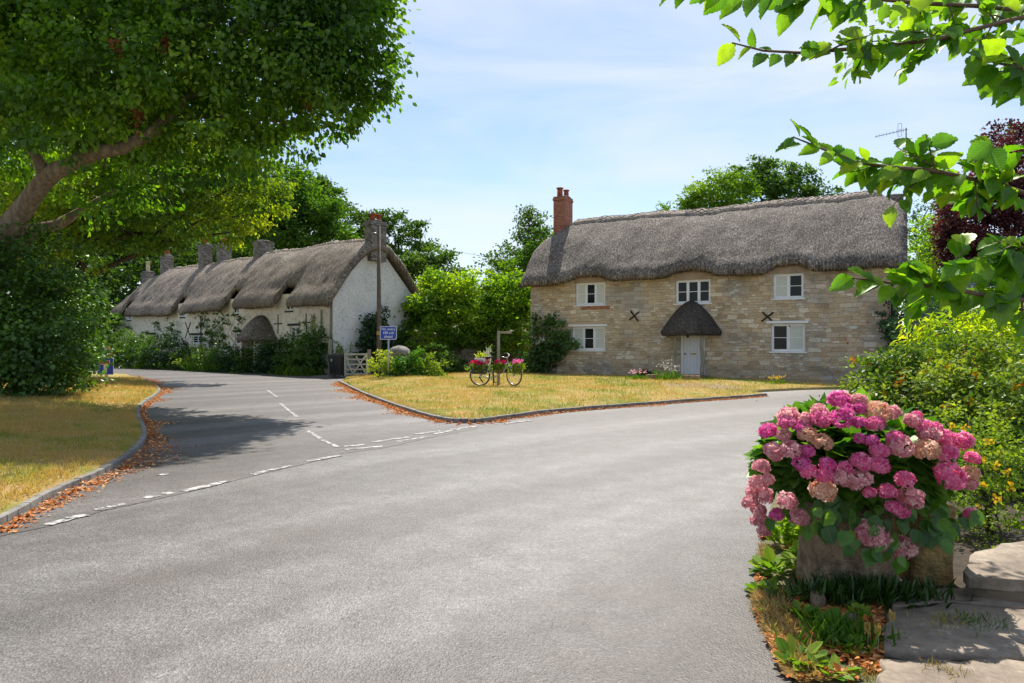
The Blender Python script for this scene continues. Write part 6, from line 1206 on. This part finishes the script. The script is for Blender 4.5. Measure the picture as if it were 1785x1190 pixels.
def weed(px, py, n, size, lab, up=.6, mat='weed', tpl='fold', spread=.08, hh=.10):
    r = np.random.default_rng(int(px*7+py)); p = gr(px, py); E = empty('weed_plant', (p.x, p.y, 0), 0, lab, 'weed', 'weeds beside the planter'); a = r.random(n)*6.28; rad = spread*r.random(n)**.6; P = np.c_[rad*np.cos(a), rad*np.sin(a), hh*r.random(n)]
    leaf_mesh('foliage', P, np.c_[np.cos(a)+r.normal(size=n)*.3, np.sin(a)+r.normal(size=n)*.3, up+.3*r.normal(size=n)], rdir(r, n)*.4+np.array([0, 0, 1]), size*(.6+.7*r.random(n)), .35+.6*r.random(n), M[mat], E, tpl); return E
WD = [(1370, 955, 130, .075, 'tall sunlit weed clump farthest up the road edge, left of the planter', 1.0, .12, .22), (1405, 965, 120, .07, 'sunlit serrated weed against the left side of the planter', 1.0, .10, .25), (1345, 1000, 40, .10, 'broad-leaved dock plant at the road edge left of the planter', .5, .07, .06), (1400, 1000, 60, .085, 'bushy weed just left of the planter foot', .7, .09, .14), (1330, 1035, 34, .085, 'dark low weed on the very edge of the asphalt', .3, .07, .03), (1365, 1045, 40, .07, 'weed rosette among orange leaves left of the cobbles', .4, .07, .05), (1345, 1075, 40, .055, 'small yellow-green weed between dry grass and leaf litter', .4, .07, .04), (1400, 1085, 50, .06, 'green weed sprig left of the grey cobble', .8, .07, .06), (1435, 1095, 40, .09, 'long-leaved weed lying toward the dry grass', .4, .08, .05), (1500, 1085, 40, .05, 'blue-green leafy weed behind the flagstone corner', .8, .05, .07), (1480, 1140, 46, .06, 'weed among bright green grass beside the pale flagstone', .8, .08, .06), (1400, 1165, 46, .085, 'pale long-leaved weed at the bottom of the picture', .4, .08, .05), (1450, 1180, 40, .07, 'weed rosette at the bottom edge right of the pale one', .4, .08, .04), (1600, 1070, 20, .04, 'tiny bright weed growing from the flagstone joint', .4, .03, .02), (1690, 1150, 16, .03, 'little yellowish weed on the pale flagstone', .4, .03, .02)]
for w in WD: weed(w[0], w[1], w[2], w[3], w[4], w[5], spread=w[6], hh=w[7])
for (px, py, n, h_, sx, mat_, lab) in ((1500, 1052, 900, .17, .20, 'ivy', 'dark grass tussock growing along the foot of the planter'), (1470, 1125, 260, .15, .11, 'weed', 'bright green grass tuft beside the flagstone corner'), (1645, 1098, 110, .05, .10, 'blade', 'yellowing moss-like grass in the flagstone joint'), (1700, 1100, 160, .05, .10, 'weed', 'short grass cushion on the right of the broad flagstone'), (1640, 1185, 60, .05, .06, 'blade', 'thin dry grass sprig at the bottom edge of the pale flagstone')):
    rr_ = np.random.default_rng(px); p = gr(px, py); E = empty('grass_tuft', (p.x, p.y, .04 if px > 1600 else 0), 0, lab, 'grass tuft', 'grass tufts by the path'); P = np.c_[rr_.normal(size=n)*sx, rr_.normal(size=n)*.06, np.zeros(n)]; blades('blades', P, h_*(.5+.7*rr_.random(n)), (.0 if px == 1500 else .15)+.4*rr_.random(n), mat_, .45, E, px, 'thin')
for (px, py, h_, lab) in ((1555, 1130, .16, 'ripe grass seed head in front of the broad flagstone'), (1512, 1140, .12, 'green grass seed head beside the pale flagstone'), (1530, 1150, .14, 'second green seed head, nearer the pale flagstone')):
    p = gr(px, py); E = empty('seed_head', (p.x, p.y, 0), 0, lab, 'grass'); MB().tube([(0, 0, 0), (.005, 0, h_)], .0015, 4).build('stalk', M['spar'], E); rr_ = np.random.default_rng(px); n = 60; t = rr_.random(n); a = rr_.random(n)*6.28
    leaf_mesh('ear', np.c_[.008*np.cos(a), .008*np.sin(a), h_-.02+.05*t], np.c_[np.cos(a)*.4, np.sin(a)*.4, np.ones(n)], rdir(rr_, n), .016, rr_.random(n)*.5, M['blade'], E, 'fold')
# lawn grass -----------------------------------------------------
def lawn_grass(name, kind, poly, n, box, h, seed, ymax=99):
    r = np.random.default_rng(seed); C = np.c_[r.uniform(box[0], box[1], n), r.uniform(box[2], box[3], n), np.zeros(n)]
    d, ins = poly_dist(C, poly); keep = ins & (d > .02) & (r.random(n) < np.clip(14/np.hypot(C[:, 0], C[:, 1]), .25, 1)**1.0); C = C[keep]; C[:, 2] = verge_h(kind, C)-.005
    px = 892.5+C[:, 0]/C[:, 1]*F; C = C[(px > -60) & (px < 1560)]; m = len(C); q = vnoise(C, .8)*.5+vnoise(C, 2.7)*.5; 
    if kind == 'isl': dL = np.array([(HR['I'] @ Vector(p))[1] for p in C]); q2 = (abs(-dL-1.7) > .8) | (r.random(m) < .15); C = C[q2]; q = q[q2]; m = len(C)
    t = np.clip((q-.38)*2.6+.12*r.normal(size=m)+(.07 if kind == 'isl' else -.34), 0, 1); tag(leaf_mesh(name, C, np.c_[r.normal(size=(m, 2))*.55, np.ones(m)], np.c_[r.normal(size=(m, 2)), np.zeros(m)], h*(.5+.8*r.random(m))*(.6+.9*vnoise(C, 1.9)), t, M['blade'], None, 'blade'), kind='stuff')
lawn_grass('lawn_grass', 'isl', isl, 230000, (-8, 16, 13.5, 37), .075, 1)
lawn_grass('lawn_grass', 'lv', lv, 260000, (-17, -3.5, 5, 33), .075, 2)
# drifts of orange fallen leaves in the gutters
def drift(line, n, w, side, seed, name='fallen_leaves'):
    r = np.random.default_rng(seed); pts = resample(line, .1, False); k = np.minimum(r.integers(0, len(pts)-2, n), len(pts)-3); A = np.array([p[:] for p in pts]); D = nrm(A[k+1]-A[k]); Nn = np.c_[-D[:, 1], D[:, 0], 0*k]*side; o = abs(r.normal(size=n))*w*(.25+2.2*vnoise(A[k]*np.array([1, 1, 0]), .9)**2); P = A[k]+Nn*(.10+o)[:, None]; P[:, 2] = .006+.03*r.random(n)*np.exp(-o/w*1.2)
    tag(leaf_mesh(name, P, np.c_[r.normal(size=(n, 2)), r.normal(size=n)*.3], rdir(r, n)*.6+np.array([0, 0, 1]), .042*(.5+.9*r.random(n)), np.clip(r.random(n)+.25*(r.random(n) < .3), 0, 1), M['fallen'], None, 'quad'), kind='stuff')
drift(isl_front[:len(isl_front)//2+2], 8000, .2, -1, 1); drift(isl_front[len(isl_front)//2:], 2500, .12, -1, 2); drift(lv_front, 12000, .15, -1, 3)
# ---------------------------------------------------------------- overhanging foreground branches
hb_ = Vector((4.6, 3.6, 0)); HT = empty('hornbeam_tree', hb_, 0, 'broad-leaved tree whose sunlit serrated leafy branches hang in from the right edge', 'tree'); ho = np.array(hb_)
MB().tube([(0, 0, 0), (.03, .02, 2.2), (-.05, 0, 4.6)], [.16, .13, .08], 12).build('trunk', M['bark'], HT)
def bough(pts, leaves, size, seed, rad=.008, mode='both', wig=.03):
    r = np.random.default_rng(seed); W_ = [at(*p) for p in pts]; q = MB(); W2 = [p-hb_ for p in W_]; root = W2[-1]; j = Vector((.0, 0, max(.8, min(4.4, W_[-1].z+.1)))); W2 = W2+[(root+j)/2+Vector((0, 0, .12)), j]
    W2s = [Vector((p.x, p.y, p.z)) for p in W2]; n = len(W2s); q.tube(W2s, [rad*(.35+.65*min(1, i/4))*(1 if i < n-2 else 1.8) for i in range(n)], 6); 
    P = []; T = []; N = []; 
    seg = [(W2s[i], W2s[i+1]) for i in range(len(pts)-1)]; Ls = [(b-a).length for a, b in seg]; tot = sum(Ls)
    for i in range(leaves):
        u = tot*(i+.5*r.random())/leaves; k = 0
        while u > Ls[k] and k < len(Ls)-1: u -= Ls[k]; k += 1
        a, b = seg[k]; p = a.lerp(b, u/Ls[k]); d = (a-b).normalized(); sgn = 1 if (i % 2) else -1
        side = Vector((0, -.25*r.random(), 1.0 if sgn > 0 and mode == 'both' else -1.0)) if mode == 'both' else Vector((0, -.2, -1.2))
        if mode == 'both' and sgn > 0 and r.random() < .35: side.z = -1
        t = d*(.55+.5*r.random())+side*(.45+.45*r.random())+Vector(r.normal(size=3))*.28; t.z -= .15; nn = Vector((0, -.75, .75))+Vector(r.normal(size=3))*.42
        P.append(p+Vector(r.normal(size=3))*.006*(1+k)+d*.0); T.append(t); N.append(nn)
    m = 0
    for a, b in ((W2s[n-3], W2s[n-2]), (W2s[n-2], W2s[n-1])):      # leafy side shoots along the rest of the bough
        for i in range(26): p = a.lerp(b, (i+.5)/26*.92)+Vector(r.normal(size=3))*.05; P.append(p); T.append((a-b).normalized()*.5+Vector(r.normal(size=3))*.6+Vector((0, 0, -.3))); N.append(Vector((0, -.6, .8))+Vector(r.normal(size=3))*.5); m += 1
    leaves += m
    q.build('branch', M['twig'], HT); return P, T, N, size*(.55+.55*r.random(leaves)), r.random(leaves)*.9
def sprays(pts, nsub, leaves, size, seed, length=.22, **kw):
    """main bough with side twigs, all leaves in one mesh"""
    r = np.random.default_rng(seed); acc = [bough(pts, leaves, size, seed, **kw)]
    q = MB(); Wp = [at(*p)-hb_ for p in pts]; P = []; T = []; N = []; sz = []; ti = []
    for s_ in range(nsub):
        k = r.uniform(len(Wp)*.30, len(Wp)-1.01); i = int(k); a = Wp[i].lerp(Wp[i+1], k-i); e = a+Vector((-.5+r.normal()*.55, r.normal()*.5, r.normal()*.45)).normalized()*length*(.6+.7*r.random()); q.tube([a, (a+e)/2+Vector((0, 0, .01)), e], [.004, .003, .0015], 5)
        for j in range(6):
            t_ = .2+.16*j; p = a.lerp(e, t_); d = (e-a).normalized(); t = d*.7+Vector(r.normal(size=3))*.6+Vector((0, 0, -.35)); P.append(p); T.append(t); N.append(Vector((0, -.7, .8))+Vector(r.normal(size=3))*.5); sz.append(size*(.6+.5*r.random())); ti.append(r.random()*.9)
    if nsub: q.build('twig', M['twig'], HT); acc.append((P, T, N, np.array(sz), np.array(ti)))
    P = np.array([tuple(v) for a in acc for v in a[0]]); T = np.array([tuple(v) for a in acc for v in a[1]]); N = np.array([tuple(v) for a in acc for v in a[2]])
    leaf_mesh('leaves', P, T, N, np.concatenate([a[3] for a in acc]), np.concatenate([a[4] for a in acc]), M['near'], HT, 'serrate', True)
sprays([(1180, -14, 2.5), (1290, -16, 2.5), (1400, -15, 2.5), (1500, -5, 2.55), (1600, 5, 2.6), (1700, 10, 2.6), (1800, 20, 2.7)], 10, 42, .095, 1, .14, mode='down')
sprays([(1276, 74, 2.45), (1330, 88, 2.45), (1400, 92, 2.45), (1470, 86, 2.45), (1550, 80, 2.5), (1640, 66, 2.5), (1720, 45, 2.55), (1800, 25, 2.6)], 12, 44, .080, 2, .13)
sprays([(1382, 238, 2.5), (1440, 262, 2.5), (1500, 284, 2.5), (1560, 292, 2.5), (1620, 296, 2.5), (1680, 308, 2.55), (1740, 322, 2.6), (1800, 340, 2.65)], 24, 46, .088, 3, .17)
sprays([(1485, 484, 2.2), (1540, 492, 2.2), (1590, 495, 2.2), (1660, 503, 2.2), (1720, 515, 2.25), (1800, 525, 2.3)], 12, 30, .088, 4, .12)
sprays([(1700, 100, 2.4), (1740, 110, 2.4), (1790, 120, 2.4), (1840, 130, 2.45)], 8, 12, .10, 5, .14)
sprays([(1735, 420, 2.3), (1770, 430, 2.3), (1830, 440, 2.35)], 7, 10, .095, 6, .14)
# upper crown, above the frame: it dapples the paving
r = np.random.default_rng(9); lobs = [((3.4+.5*i, 5.6+.6*((i*7) % 4)-.6, 4.9+.35*((i*3) % 3)), .62) for i in range(6)]+[((4.3, 4.6, 5.2), .9), ((5.2, 6, 5), 1.0)]
P, T, N, sz, ti = crown(r, [(np.array(c), d) for c, d in lobs], clumps=26, per=16, cr=.26, size=.10, fill=.2, up=.7, droop=.2); leaf_mesh('crown', P-ho, T, N, sz, ti, M['near'], HT, 'fold')
q = MB()
for c, d in lobs: limb(q, (-.05, 0, 4.3), Vector(c)-hb_, .05, .01, int(c[0]*10), 6, .05, .2)
q.build('limb', M['bark'], HT)
